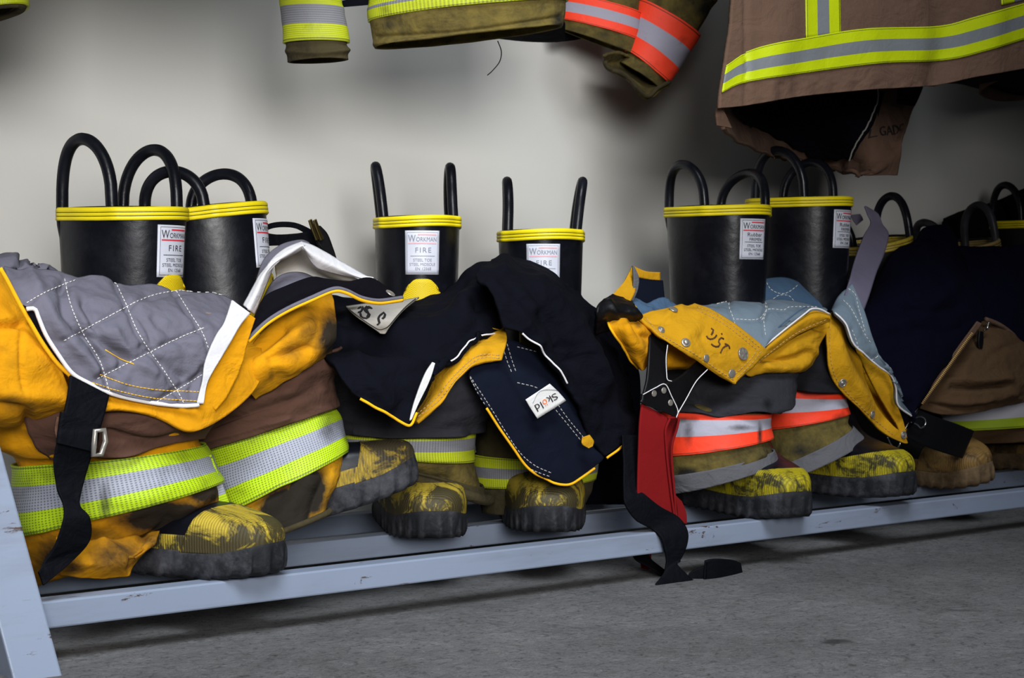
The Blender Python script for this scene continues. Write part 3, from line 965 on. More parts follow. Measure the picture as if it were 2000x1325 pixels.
rr = [(470,1062,642,1000,1.60,.75), (426,1005,672,888,1.645,.8), (392,880,645,800,1.68,.8), (384,845,642,755,1.68,.85),
      (395,800,652,695,1.68,.85), (425,740,660,650,1.68,.8), (470,690,640,605,1.68,.7)]
leg(T1, 'trouser_leg', rr, 'yellow_worn', 8.4, .006, [([(500,1050),(560,1000),(600,940)], .008, 20), ([(600,1060),(615,980),(640,930)], -.007, 10)],
    [(560,1000,60,60,1.0), (600,960,50,60,.95), (610,1050,60,30,1.0), (520,1050,30,20,.7), (640,660,30,40,1.0), (600,640,30,20,.5)], nu=130, nv=100)
leg(T1, 'reflective_band', rr, 'lime', 2.2, .004, [], [(640,840,30,40,.5), (470,960,30,20,.3), (560,880,40,14,.2), (450,900,40,20,.25)], v0=1/6, v1=2/6, grow=.006, nu=150, nv=30)
leg(T1, 'knee_panel', rr, 'brown_knee', 1.5, .008, [([(420,830),(520,800),(620,760)], -.006, 10), ([(560,760),(600,730),(640,720)], .008, 14), ([(400,862),(500,835),(560,820)], .006, 9)],
    [(610,780,30,30,.3)], v0=2.0/6, v1=4.2/6, grow=.012, t0=.02, t1=.6, nu=90, nv=50)
strip(T1, 'band_return', [[(401,893),(413,889)], [(418,950),(434,944)], [(432,1010),(456,1003)]], 1.585, 'lime', .003, nu=10, nv=30)
h_ = tubes(rr, v0=0.0, v1=0.02, grow=.001, nu=120, nv=3); cord('cuff_hem', h_.G[0], .0035, M['olive_dark'], T1, 8, True)
w = strip(T1, 'waist_shell', [[(90,640),(250,650),(400,650),(505,625)], [(135,740,1.57),(210,755,1.552),(280,765,1.548),(400,745,1.555),(512,690,1.575)], [(180,802,1.53),(245,797,1.53),(310,810,1.53),(372,842,1.533),(430,820,1.55),(487,774,1.56),(520,728,1.57)]],
      [1.64, 1.59, 1.553], 'yellow', .004, nu=90, nv=40, wr=.003, seed=4, bul=.0)
w.stains([(520,690,12,30,.5)])
s = sheet([[(480,690),(530,630),(590,586),(650,570)], [(478,715),(540,690),(600,650),(655,622)], [(486,760),(540,720),(600,690),(655,655)], [(500,782),(540,755),(590,722),(648,690)]],
          [1.60, 1.575, 1.575, 1.60], nu=80, nv=50, bul=.012)
s.relief([([(500,720),(560,665),(600,640)], .008, 16), ([(530,700),(560,690),(600,680)], -.008, 10), ([(560,720),(600,700),(640,660)], .006, 12), ([(500,690),(530,670),(555,650)], -.006, 8)], .004, (20, 20, 20), 6)
s.stains([(648,660,36,60,.75), (570,690,40,30,.30), (610,640,30,50,.42), (530,735,8,24,.3)])
cloth('waist_shell', s, M['yellow'], T1, .004)
# left front of the shell, its edge curving down to the strap
s = sheet([[(-60,470),(-30,490),(2,528)], [(-60,560),(-20,575),(42,600)], [(-60,640),(0,650),(80,668)], [(-60,720),(20,730),(118,715)], [(-60,790),(40,800),(140,785)], [(-60,840),(30,835),(118,812)]],
          [1.60, 1.565, 1.55, 1.545, 1.555, 1.60], nu=50, nv=70, bul=.012)
s.relief([([(-40,640),(0,636),(45,632)], -.010, 7), ([(45,640),(40,700),(45,760)], -.003, 5), ([(-40,740),(20,770),(120,780)], .008, 16), ([(-40,790),(40,800),(60,840)], -.008, 10)], .0035, (16, 16, 16), 9)
s.stains([(20,790,40,30,.4), (70,690,8,8,.2), (60,800,20,20,.4)])
cloth('front_shell', s, M['yellow'], T1, .004)
cordpx('edge_piping', [(0,524),(14,548),(36,590),(60,632),(84,672),(112,710),(142,738)], 1.538, .0022, M['piping'], T1)
# grey quilted lining, turned outwards over the front
q1 = [(48,592),(100,575),(150,555),(200,535),(245,530)]
quilt = [[(52,592),(100,566),(150,546)], [(125,666),(200,625),(290,580),(370,565),(440,555)], [(190,740),(280,695),(350,660),(400,640)], [(305,786),(350,760),(400,730),(460,700)],
         [(126,545),(140,600),(165,655),(195,705),(215,770)], [(225,550),(245,592),(270,650),(310,710),(345,762),(360,790)], [(340,562),(370,610),(395,650),(410,690)]]
gl = sheet([[(8,520),(40,530),(75,528),(100,527),(160,540),(230,548),(330,560),(410,570),(460,592)],
            [(30,565),(110,575),(200,590),(300,604),(400,616),(458,632)],
            [(62,612),(130,630),(220,645),(310,655),(390,660),(432,672)],
            [(95,665),(150,690),(230,702),(310,712),(370,718),(410,722)],
            [(128,712),(180,732),(240,748),(300,758),(350,764),(400,764)],
            [(148,735),(185,752),(235,770),(290,782),(345,790),(394,790)]],
           [1.625, 1.575, 1.55, 1.545, 1.54, 1.538], nu=150, nv=120, bul=.012)
gl.relief([(l, -.0035, 7) for l in quilt] + [([(120,560),(130,610),(190,690),(215,740)], -.007, 10), ([(165,590),(200,660),(250,700)], -.005, 8), ([(255,600),(290,640),(300,670)], -.004, 7),
          ([(280,680),(330,720),(360,735)], -.004, 9), ([(60,540),(90,600),(140,670),(190,720)], .007, 14), ([(225,650),(260,700),(300,730)], .004, 10), ([(150,640),(230,690),(240,720)], -.005, 9), ([(380,760),(400,720)], -.004, 8), ([(300,620),(340,660),(370,680)], -.003, 8)], .005, (22, 22, 22), 2)
lin = cloth('quilted_lining', gl, M['grey_quilt'], T1, .006)
for _l in quilt: stitch('quilt_seam', gl, [_l], M['thread_white'], lin, 5, 2.6, .0005)
stitch('stitching', gl, [[(180,748),(235,765),(300,778),(385,784)], [(195,732),(250,752),(310,762),(392,766)]], M['thread_yellow'], lin, 6, 1.2, .0005, label='yellow stitching')
stitch('loose_thread', gl, [[(205,684),(232,700),(262,712)]], M['thread_yellow'], lin, 0, 0, .0006, label='loose yellow thread')
cordpx('white_piping', [(52,604),(68,604),(76,622),(90,655),(112,690),(140,728),(170,747),(220,770),(290,786),(350,793),(388,792)], 1.532, .0021, M['piping_white'], T1, 70)
strip(T1, 'fastener_strip', [[(46,596),(66,606)], [(70,640),(86,645)], [(95,684),(112,690)], [(128,722),(142,728)]], 1.545, 'velcro', .003)
strip(T1, 'white_binding', [[(455,587),(489,612)], [(440,630),(468,638)], [(422,659),(443,682)], [(402,709),(413,732)], [(396,750),(404,754)], [(386,789),(398,789)]], 1.535, 'white_cloth', .004, wr=.001)
strip(T1, 'yellow_facing', [[(487,614),(499,622)], [(466,640),(484,668)], [(442,684),(472,715)], [(412,735),(447,770)], [(398,778),(422,802)]], 1.545, 'yellow', .003)
# lump of lining behind, at the left edge
s = sheet([[(-60,498),(-20,500),(10,493),(38,492),(52,503)], [(-60,520),(0,515),(46,508),(70,525)], [(-60,560),(0,555),(60,550),(120,540)]], [1.70, 1.66, 1.64], nu=50, nv=30, bulv=.02)
s.relief([([(20,560),(35,520),(45,500)], -.01, 7)], .005, (20, 20, 20), 3)
cloth('lining_fold', s, M['grey_quilt'], T1, .006)
# right side: white-bound opening, lining inside and the fastener flap
strip(T1, 'lining_back', [[(500,545),(516,505),(548,478),(586,468),(604,473)], [(512,552),(528,515),(556,490),(588,478),(606,482)]], [1.61, 1.60], 'grey_quilt', .003, nu=60, nv=8)
strip(T1, 'white_binding', [[(474,596),(492,562),(510,530),(539,497),(570,478),(588,471)], [(486,605),(504,566),(520,532),(548,505),(575,488),(590,480)], [(497,614),(517,567),(534,527),(540,514),(582,493),(591,487)]], [1.585, 1.575, 1.585], 'white_cloth', .004, nu=70, nv=12, wr=.002, seed=2)
strip(T1, 'white_binding', [[(588,471),(612,480),(661,507),(719,540),(738,547)], [(592,482),(614,500),(652,520),(700,541),(730,548)], [(594,490),(614,520),(639,532),(699,546),(728,550)]], [1.60, 1.59, 1.60], 'white_cloth', .004, nu=70, nv=12, wr=.001, seed=5)
strip(T1, 'shaded_fold_inside', [[(536,515),(592,484),(640,515),(705,545)], [(540,530),(600,520),(650,540),(708,550)], [(540,548),(600,556),(655,556),(710,556)]], [1.64, 1.66, 1.64], 'patch_cloth', .003, nu=40, nv=12)  # shade inside the white fold, put in as a greyer cloth colour
s = sheet([[(512,585),(530,552),(556,534),(590,532),(622,545)], [(508,600),(530,580),(560,565),(600,555),(630,555)], [(500,625),(530,600),(570,580),(610,570),(640,565)]], [1.625, 1.60, 1.60], nu=50, nv=24, bul=.01)
cloth('lining_fold', s, M['grey_quilt'], T1, .004)
fl = sheet([[(497,617),(517,579),(559,558),(607,541),(637,544),(681,549),(714,542),(736,547),(771,573),(784,579)],
            [(490,640),(518,607),(559,583),(607,562),(645,556),(679,560),(709,566),(736,571),(768,577),(784,581)],
            [(483,664),(519,630),(559,605),(607,583),(649,566),(674,569),(704,583),(736,589),(765,586),(784,583)]], [1.575, 1.562, 1.56], nu=110, nv=20, bul=.012)
cloth('fastener_flap', fl, M['velcro'], T1, .005)
e = edgepts(fl, 'bottom')
cord('grey_edging', e + [0, -.002, .0010], .0022, M['grey_quilt'], T1)
cord('edge_piping', e + [0, -.002, -.0018], .0022, M['piping'], T1)
snap(T1, fl, 762, 574, .006, 'flat')
# webbing brace down the left leg, with its steel loop
sb = strip(T1, 'brace_strap', [[(138,733),(214,772)], [(132,780),(204,812)], [(118,840),(190,858)], [(106,900),(172,915)], [(112,950),(158,968)], [(125,985),(158,990)], [(124,1020),(176,1012)], [(108,1068),(176,1056)], [(86,1100),(140,1098)], [(78,1118),(86,1144)]],
      [1.525, 1.518, 1.515, 1.52, 1.522, 1.515, 1.51, 1.515, 1.52, 1.515], 'black_web', .003, nu=20, nv=90)
strip(T1, 'brace_strap', [[(120,805),(196,830)], [(116,835),(192,862)], [(112,866),(186,884)]], 1.508, 'black_web', .004)
cord('strap_loop', unproj(np.array([(186,842,1.50),(203,840,1.50),(206,862,1.50),(198,888,1.50),(182,890,1.50),(184,866,1.50)])), .0028, M['steel'], T1, 8, True)
strip(T1, 'leather_tab', [[(112,815),(122,815)], [(108,840),(120,845)], [(112,862),(120,866)]], 1.515, 'brown_knee', .003)
# brace standing up behind the second boot: looped strap, black tab, two brass clips
strip(T1, 'brace_strap', [[(508,446),(508,458)], [(530,436),(530,447)], [(555,433),(556,444)], [(580,436),(580,447)], [(605,447),(602,460)], [(624,460),(616,474)]], 1.80, 'black_web', .002, nu=8)
strip(T1, 'brace_strap', [[(508,452),(508,482)], [(540,458),(540,480)], [(580,456),(585,480)], [(615,452),(612,480)], [(634,470),(628,492)]], 1.79, 'black_web', .002, nu=8)
strip(T1, 'leather_tab', [[(612,441),(626,441)], [(614,460),(640,457)], [(624,480),(650,482)], [(640,496),(656,500)], [(650,508),(658,508)]], 1.77, 'black_leather', .004, nu=8)
for ox in (0, 9):
    strip(T1, 'brass_clip', [[(604 + ox,431),(609 + ox,428)], [(610 + ox,450),(616 + ox,447)], [(618 + ox,470),(624 + ox,467)]], 1.755, 'brass', .003, nu=6)

# ---- second pair: navy lining over the boots facing forward
T2 = thing('firefighter_trousers', 'dark trousers with black lining draped over both forward-facing boots, small white cloth label on flap',
           'trousers', tuple(PY(930, 1050, 1.62)), 'bunker trousers standing ready round boots')
l2 = [(692,872,945,972,1.72,.6), (664,878,920,900,1.72,.85), (664,838,922,838,1.72,.85), (650,800,936,810,1.72,.9), (640,750,950,770,1.72,.9), (630,690,955,690,1.72,.85), (655,630,935,620,1.72,.7)]
leg(T2, 'trouser_leg', l2, 'olive', 12.1, .005, [], [(760,930,60,30,.6)], nu=120, nv=80)
leg(T2, 'reflective_band', l2, 'lime_olive', 13.0, .003, [], [(700,890,40,30,.3)], v0=1.0/6, v1=2.05/6, grow=.006, nu=150, nv=30)
leg(T2, 'knee_panel', l2, 'charcoal_brown' if 'charcoal_brown' in M else 'charcoal', 14.2, .006, [([(700,845),(790,862),(905,852)], .006, 10)], [(780,800,100,40,.5)], v0=1.9/6, v1=5/6, grow=.014, nu=120, nv=50)
leg(T2, 'trouser_cuff', l2, 'olive_dark', 15.2, .002, [], [], v0=-0.0, v1=.35/6, grow=.007, nu=110, nv=10)
hem = tubes(l2, v0=0.0, v1=0.02, grow=.008, nu=100, nv=3)
cord('cuff_hem', hem.G[0], .007, M['olive_dark'], T2, 10, True)
r2 = [(940,1000,1148,985,1.70,.8), (932,940,1158,930,1.70,.85), (930,870,1160,880,1.70,.85), (935,780,1175,800,1.70,.8), (945,680,1170,700,1.70,.7)]
leg(T2, 'trouser_leg', r2, 'olive_dark', 16.1, .005, [], [], nu=110, nv=60)
leg(T2, 'reflective_band', r2, 'lime_olive', 17.0, .003, [], [], v0=.22, v1=.45, grow=.005, nu=130, nv=24)
dl = sheet([[(602,588),(645,578),(700,588),(790,588),(840,575),(880,552),(920,520),(955,512),(992,512)],
            [(612,640),(690,635),(780,628),(860,602),(930,575),(1000,565)],
            [(628,680),(700,690),(780,685),(850,665),(915,640),(984,639)],
            [(650,715),(710,728),(780,725),(830,715),(862,700),(905,676)],
            [(675,750),(725,765),(775,765),(815,755),(838,740),(862,712)],
            [(688,766),(738,795),(770,812),(797,828),(812,800),(838,745)]],
           [1.74, 1.66, 1.61, 1.575, 1.56, 1.555], nu=130, nv=100, bul=.015)
dl.relief([([(690,620),(760,640),(830,640),(900,610)], .010, 18), ([(640,660),(740,690),(850,690),(930,640)], -.008, 14), ([(700,700),(780,720),(850,700)], .008, 15), ([(900,600),(960,560),(985,530)], .012, 18),
           ([(930,600),(970,580),(1000,560)], -.01, 12), ([(660,640),(700,720),(760,790)], .006, 14), ([(800,600),(850,590),(905,560)], -.006, 16), ([(850,660),(900,640),(970,620)], .006, 18)], .008, (17, 17, 20), 21)
cloth('lining', dl, M['navy'], T2, .006)
e = edgepts(dl, 'bottom')
cord('edge_piping', e[10:-38] + [0, -.002, -.002], .0016, M['piping'], T2)
dr = sheet([[(984,640),(1010,652),(1060,690),(1100,735),(1130,790),(1155,845),(1184,890)],
            [(960,585),(1045,615),(1105,675),(1148,735),(1178,795),(1200,842),(1212,868)],
            [(935,530),(1060,560),(1135,625),(1185,695),(1215,765),(1232,815),(1240,846)],
            [(960,508),(1000,503),(1060,516),(1135,572),(1180,640),(1222,712),(1243,790),(1249,829)]],
           [1.565, 1.575, 1.60, 1.70], nu=120, nv=90, bul=.01)
dr.relief([([(960,560),(1010,620),(1050,670)], .010, 16), ([(1000,540),(1060,610),(1120,700)], -.010, 14), ([(1060,550),(1130,640),(1190,740)], .008, 18), ([(1100,680),(1150,760),(1190,840)], -.007, 14), ([(1150,640),(1200,730),(1230,800)], -.007, 12), ([(985,520),(1020,570),(1040,600)], .012, 16)], .007, (17, 17, 20), 22)
cloth('lining', dr, M['navy'], T2, .006)
e = edgepts(dr, 'right')
cord('edge_piping', e[:48] + [0, -.001, -.003], .0016, M['piping'], T2)
cord('white_piping', edgepts(dr, 'left')[6:42] + [0, -.001, 0], .0012, M['piping_white'], T2) if False else cord('white_piping', edgepts(dr, 'top')[12:62] + [0, -.001, 0], .0012, M['piping_white'], T2)
cord('white_piping', edgepts(dl, 'right')[40:74] + [0, -.001, 0], .0010, M['piping_white'], T2)
strip(T2, 'white_binding', [[(846,708),(850,710)], [(833,728),(842,737)], [(821,756),(832,760)], [(809,791),(818,788)], [(801,822),(804,820)]], 1.538, 'label_cloth', .003)
s = sheet([[(1140,585),(1190,615),(1212,650)], [(1150,700),(1210,720),(1250,740)], [(1140,830),(1200,840),(1252,850)], [(1130,985),(1190,985),(1246,985)]], [1.78, 1.76, 1.76, 1.74], nu=40, nv=40)
s.relief([], .006, (12, 12, 12), 4)
cloth('lining_back', s, M['navy'], T2, .004)
yf = sheet([[(985,640),(915,672),(862,714),(832,770),(801,824)], [(990,665),(930,690),(878,732),(845,775),(808,822)], [(981,703),(935,706),(895,742),(862,786),(814,822)]], [1.60, 1.575, 1.565], nu=70, nv=30)
yf.relief([([(940,680),(900,710),(870,760)], .004, 12), ([(960,690),(920,700)], -.005, 8)], .002, (20, 20, 20), 1); yf.stains([(900,700,30,20,.2), (860,770,12,30,.25)])
yo = cloth('yellow_facing', yf, M['ochre'], T2, .004)
stitch('stitching', yf, [[(975,700),(935,702),(892,738),(858,782),(815,816)], [(975,694),(932,696),(886,735),(852,778),(812,812)]], M['thread_tan'], yo, 6, 2, .0007)
strip(T2, 'yellow_facing', [[(958,640),(985,645)], [(962,680),(980,700)], [(945,706),(981,705)], [(947,716),(978,709)]], 1.605, 'ochre', .003)
pf = sheet([[(968,662),(1010,668),(1055,690),(1098,735)], [(920,722),(980,730),(1055,745),(1122,785)], [(925,755),(985,775),(1065,790),(1140,825)], [(960,812),(1015,830),(1080,845),(1160,872)],
            [(1000,870),(1040,885),(1095,893),(1178,890)], [(1030,912),(1060,928),(1110,928),(1176,900)], [(1060,930),(1085,940),(1115,942),(1160,912)]], [1.60, 1.58, 1.575, 1.572, 1.57, 1.57, 1.57], nu=80, nv=90, bul=.008)
pf.relief([([(985,690),(1010,740),(1060,830)], -.006, 14), ([(1100,800),(1140,850)], .005, 14)], .003, (14, 14, 14), 5)
po = cloth('pocket_flap', pf, M['navy_flap'], T2, .005)
stitch('stitching', pf, [[(980,670),(990,705),(1000,730)], [(990,672),(1000,705),(1008,728)], [(912,740),(950,800),(1000,880),(1035,915),(1075,932)], [(918,736),(957,795),(1008,875),(1042,908),(1078,925)], [(1010,678),(1050,688)],
                         [(1080,795),(1105,825),(1135,862)], [(1090,792),(1112,822),(1142,858)], [(1010,748),(1040,755),(1052,760)]], M['thread_grey'], po, 5, 3, .0006)
e = edgepts(pf, 'left')
cord('edge_piping', np.concatenate([e[40:], edgepts(pf, 'bottom')]) + [0, -.001, -.002], .0016, M['piping'], T2)
strip(T2, 'yellow_tab', [[(1138,855),(1152,850)], [(1138,868),(1160,862)], [(1150,876),(1158,872)]], 1.545, 'ochre', .002)
# small woven label with its name
lb = sheet([[(1027,781),(1074,750)], [(1035,795),(1090,765)], [(1050,818),(1106,783)]], 1.548, nu=14, nv=10)
lo_ = cloth('woven_label', lb, M['label_cloth'], T2, .001, label='white woven label')
def decal(s, body, O, ux, uy, parent, mat, name='lettering', off=.0009, sp=1.0):
    """text spread over the pixel parallelogram O + a ux + b uy (a, b in -.5 .. .5), laid on the surface"""
    V, Fc, asp = text2d(body, sp)
    O = np.array(O, float); ux = np.array(ux, float); uy = np.array(uy, float)
    P = [s.hit(*(O + v[0] * ux - v[1] * uy), off)[0] for v in V]
    put(name, mesh(name, P, Fc), M[mat], parent, world=True, smooth=False)
# the label hangs upside down, reading from lower left to upper right
for ch, O, ux, uy, mt in (('S',(1082.5,775.5),(-9,5.6),(-6.4,-11),'ink'), ('k',(1072.5,781),(-8,5),(-7,-12.5),'ink'), ('\u00f6',(1064,786.5),(-8,5),(-6.4,-11.5),'ink_orange'), ('l',(1057.5,791.5),(-1.6,1),(-7,-12.5),'ink'), ('d',(1050,796),(-8,5),(-7,-12.5),'ink')):
    decal(lb, ch, O, ux, uy, lo_, mt)
stitch('label_print', lb, [[(1040,788),(1055,764),(1090,762)]], M['ink_grey'], lo_, 0, 0, .0003, .0006)
# name patch with marker writing under the yellow flap
np_ = sheet([[(676,598),(720,592),(775,588),(818,580)], [(690,612),(728,606),(770,602),(795,598)], [(715,630),(735,626),(760,622),(776,618)], [(744,649),(747,650),(750,650),(752,648)]], [1.70, 1.64, 1.615, 1.59], nu=30, nv=24)
no_ = cloth('name_patch', np_, M['patch_cloth'], T2, .002, label='greyish white name patch with marker writing')
stitch('handwriting', np_, [[(700,604),(708,600),(706,609),(700,612)], [(726,604),(718,600),(711,605),(716,611),(722,616),(716,623),(706,621),(704,614)], [(721,603),(715,606),(720,613),(717,620)], [(741,618),(750,612),(752,618),(747,624)], [(741,618),(738,626),(742,630),(737,636)]], M['ink'], no_, 0, 0, .0014, .0008)
stitch('stitching', np_, [[(682,606),(745,645),(812,586)]], M['thread_dark'], no_, 0, 0, .0006, .0006)
# ---- third pair: yellow shell with blue-grey lining
T3 = thing('firefighter_trousers', 'yellow trousers with blue-grey lining and snap buttons round the two tall boots, red strap hanging',
           'trousers', tuple(PY(1450, 1010, 1.6)), 'bunker trousers standing ready round boots')
l3 = [(1302,962,1514,902,1.61,.85), (1294,888,1502,856,1.61,.85), (1296,798,1502,806,1.615,.82), (1300,770,1532,790,1.63,.75), (1310,700,1538,720,1.655,.62), (1305,640,1560,650,1.66,.5)]
leg(T3, 'trouser_leg', l3, 'olive', 31.1, .004, [([(1320,940),(1400,925),(1490,890)], .004, 8)], [(1340,925,40,20,.7)], nu=120, nv=80)
leg(T3, 'trouser_cuff', l3, 'grey_cuff', 32.1, .003, [], [], v0=0, v1=.5/5, grow=.004, nu=120, nv=14)
leg(T3, 'reflective_band', l3, 'orange_leg', 33.1, .003, [], [(1345,850,14,40,.45), (1450,836,40,8,.5), (1400,880,40,8,.45), (1484,850,6,30,.6), (1330,820,40,8,.5)], v0=1/5, v1=2/5, grow=.005, nu=150, nv=34)
leg(T3, 'knee_panel', l3, 'charcoal', 34.1, .006, [([(1370,740),(1430,785),(1480,795)], .007, 22), ([(1340,770),(1400,800),(1450,815)], -.010, 10)], [(1500,790,14,14,.5), (1400,780,60,20,.4)], v0=2.05/5, v1=4.6/5, grow=.016, nu=120, nv=60)
r3 = [(1478,950,1684,858,1.645,.85), (1482,905,1654,828,1.645,.85), (1488,838,1654,808,1.645,.85), (1488,756,1645,768,1.645,.85), (1490,700,1650,715,1.645,.85), (1500,640,1640,650,1.645,.8)]
leg(T3, 'trouser_leg', r3, 'olive', 35.1, .004, [], [(1560,880,60,30,.5)], nu=110, nv=80)
leg(T3, 'trouser_cuff', r3, 'grey_cuff', 36.1, .002, [], [], v0=0, v1=.75/5, grow=.005, nu=110, nv=14)
leg(T3, 'reflective_band', r3, 'orange_leg', 37.1, .002, [], [(1600,780,40,14,.4), (1640,820,20,20,.4)], v0=2/5, v1=3/5, grow=.005, nu=140, nv=34)
leg(T3, 'knee_panel', r3, 'charcoal_dark', 38.1, .006, [([(1580,770),(1640,800),(1690,810)], .02, 18)], [], v0=3.05/5, v1=4.9/5, grow=.016, nu=100, nv=40)
# turned-down fly with snaps
ff = sheet([[(1234,590),(1256,605),(1306,603),(1332,601),(1357,592)], [(1250,614),(1290,622),(1330,618),(1365,608),(1392,606)], [(1274,646),(1310,650),(1360,645),(1400,632),(1426,626)],
            [(1300,667),(1345,678),(1390,672),(1425,658),(1456,648)], [(1352,698),(1392,706),(1425,698),(1460,688),(1490,676)], [(1392,727),(1420,730),(1445,724),(1475,708),(1496,692)], [(1430,750),(1434,752),(1438,749),(1442,746),(1446,741)]],
           [1.595, 1.575, 1.56, 1.55, 1.545, 1.545, 1.545], nu=90, nv=90, bul=.008)
ff.relief([([(1255,608),(1280,625),(1300,628)], -.007, 8), ([(1298,626),(1310,612),(1330,604)], .005, 9), ([(1345,690),(1340,660),(1360,640)], .004, 12), ([(1395,700),(1380,680),(1370,660)], -.003, 9), ([(1270,640),(1300,662),(1352,694),(1432,748)], .002, 6)], .002, (18, 18, 18), 4)
ff.stains([(1440,720,30,12,.25)])
fo = cloth('fly_flap', ff, M['ochre'], T3, .005)
stitch('stitching', ff, [[(1262,622),(1285,650),(1310,666),(1358,693),(1400,722),(1434,744)], [(1440,738),(1470,708),(1488,684)], [(1430,736),(1464,704),(1482,680)], [(1362,600),(1392,613),(1424,632),(1455,656),(1484,680)], [(1360,606),(1390,620),(1420,638),(1450,661),(1478,684)]], M['thread_tan'], fo, 5, 2.5, .0006)
for x, y, r, k in ((1291,645,.0052,'ball'), (1339,670,.0062,'ball'), (1379,700,.0052,'flat'), (1429,730,.0058,'flat'), (1450,692,.0088,'badge'), (1315,605,.0062,'flat')):
    snap(fo, ff, x, y, r, k)
Z4 = lambda L: [(1150 + x / 4.731, 500 + y / 4.731) for x, y in L]
stitch('handwriting', ff, [Z4([(1128,672),(1150,692),(1130,732)]), Z4([(1085,742),(1100,765),(1130,772),(1165,755),(1178,735)]), Z4([(1222,718),(1230,730)]), Z4([(1245,770),(1220,760),(1195,790),(1210,815),(1195,840),(1160,838),(1130,815)]), Z4([(1255,815),(1290,830),(1300,860)]), Z4([(1285,825),(1240,850),(1215,900)])], M['ink_brown'], fo, 0, 0, .0013, .0004)
bq = sheet([[(1357,593),(1385,594),(1414,587),(1446,584),(1500,584),(1515,585),(1561,590),(1612,602)], [(1393,607),(1430,604),(1480,600),(1530,600),(1580,602),(1614,607)], [(1426,627),(1450,624),(1500,620),(1540,615),(1585,604)], [(1457,650),(1475,648),(1510,640),(1532,640),(1548,630)], [(1484,678),(1488,680),(1492,680),(1496,675),(1502,668)]],
           [1.635, 1.60, 1.58, 1.565, 1.555], nu=90, nv=60, bul=.008)
bql = [[(1436,650),(1434,628),(1424,600),(1425,588)], [(1438,624),(1480,624),(1500,605),(1530,606),(1545,600),(1600,600)], [(1495,655),(1492,625),(1498,600),(1492,588)], [(1400,594),(1425,588)], [(1488,625),(1496,610),(1494,592)]]
bq.relief([(l, -.002, 6) for l in bql], .0025, (18, 18, 18), 7)
bo = cloth('quilted_lining', bq, M['blue_quilt'], T3, .005)
stitch('stitching', bq, bql, M['thread_white'], bo, 5, 2.5, .0005)
cordpx('white_piping', [(1486,683),(1529,647),(1572,613),(1584,604),(1601,604),(1621,614)], 1.552, .0012, M['piping_white'], T3)
cordpx('dark_edging', [(1490,668),(1520,640),(1560,608),(1575,600)], 1.558, .0009, M['blue_dark'], T3)
ys = sheet([[(1488,684),(1529,649),(1572,616),(1590,607),(1620,614)], [(1468,704),(1515,668),(1560,634),(1595,618),(1621,620)], [(1436,750),(1472,716),(1515,684),(1561,653),(1621,628)]], [1.56, 1.55, 1.555], nu=70, nv=24)
ys.relief([], .002, (16, 16, 16), 8)
yso = cloth('yellow_facing', ys, M['ochre'], T3, .004)
stitch('stitching', ys, [[(1446,738),(1515,680),(1561,648),(1615,624)]], M['thread_tan'], yso, 5, 2.5, .0006)
yb = sheet([[(1450,720),(1500,690),(1560,655),(1621,628)], [(1462,735),(1510,710),(1560,685),(1618,645)], [(1480,730),(1520,722),(1560,716),(1592,690)], [(1486,712),(1520,716),(1556,719),(1578,706)]], [1.575, 1.57, 1.575, 1.60], nu=70, nv=40, bul=.012)
yb.relief([([(1480,700),(1530,705),(1580,690)], -.008, 7), ([(1500,715),(1560,715),(1590,690)], .008, 10), ([(1590,640),(1610,645)], -.006, 5)], .003, (24, 24, 24), 9)
yb.stains([(1540,715,40,10,.35)])
cloth('waist_shell', yb, M['ochre'], T3, .004)
ws = sheet([[(1300,610),(1400,650),(1500,660)], [(1280,670),(1340,690),(1450,720)], [(1275,715),(1330,715),(1400,722)], [(1285,725),(1330,722),(1395,726)]], [1.62, 1.60, 1.60, 1.62], nu=50, nv=30)
cloth('waist_shell', ws, M['yellow'], T3, .004)
db = sheet([[(1470,550),(1490,545),(1535,542),(1578,559),(1613,580)], [(1470,575),(1500,572),(1540,570),(1580,582),(1616,594)], [(1470,606),(1510,600),(1560,602),(1620,610)]], [1.665, 1.65, 1.64], nu=60, nv=24, bulv=.006)
do_ = cloth('lining_back', db, M['blue_dark'], T3, .004)
stitch('stitching', db, [[(1497,552),(1505,565),(1520,573),(1535,573),(1550,564),(1560,555)], [(1510,584),(1522,577),(1540,578),(1552,590)], [(1482,548),(1482,584)]], M['thread_white'], do_, 5, 2.5, .0005)
db2 = sheet([[(1232,585),(1256,590),(1290,582),(1310,585),(1340,600)], [(1236,596),(1270,600),(1310,600),(1345,604)], [(1245,612),(1280,612),(1320,610),(1350,606)]], [1.64, 1.625, 1.605], nu=50, nv=20)
db2.relief([], .006, (40, 40, 40), 3)
cloth('lining_fold', db2, M['blue_dark'], T3, .004)
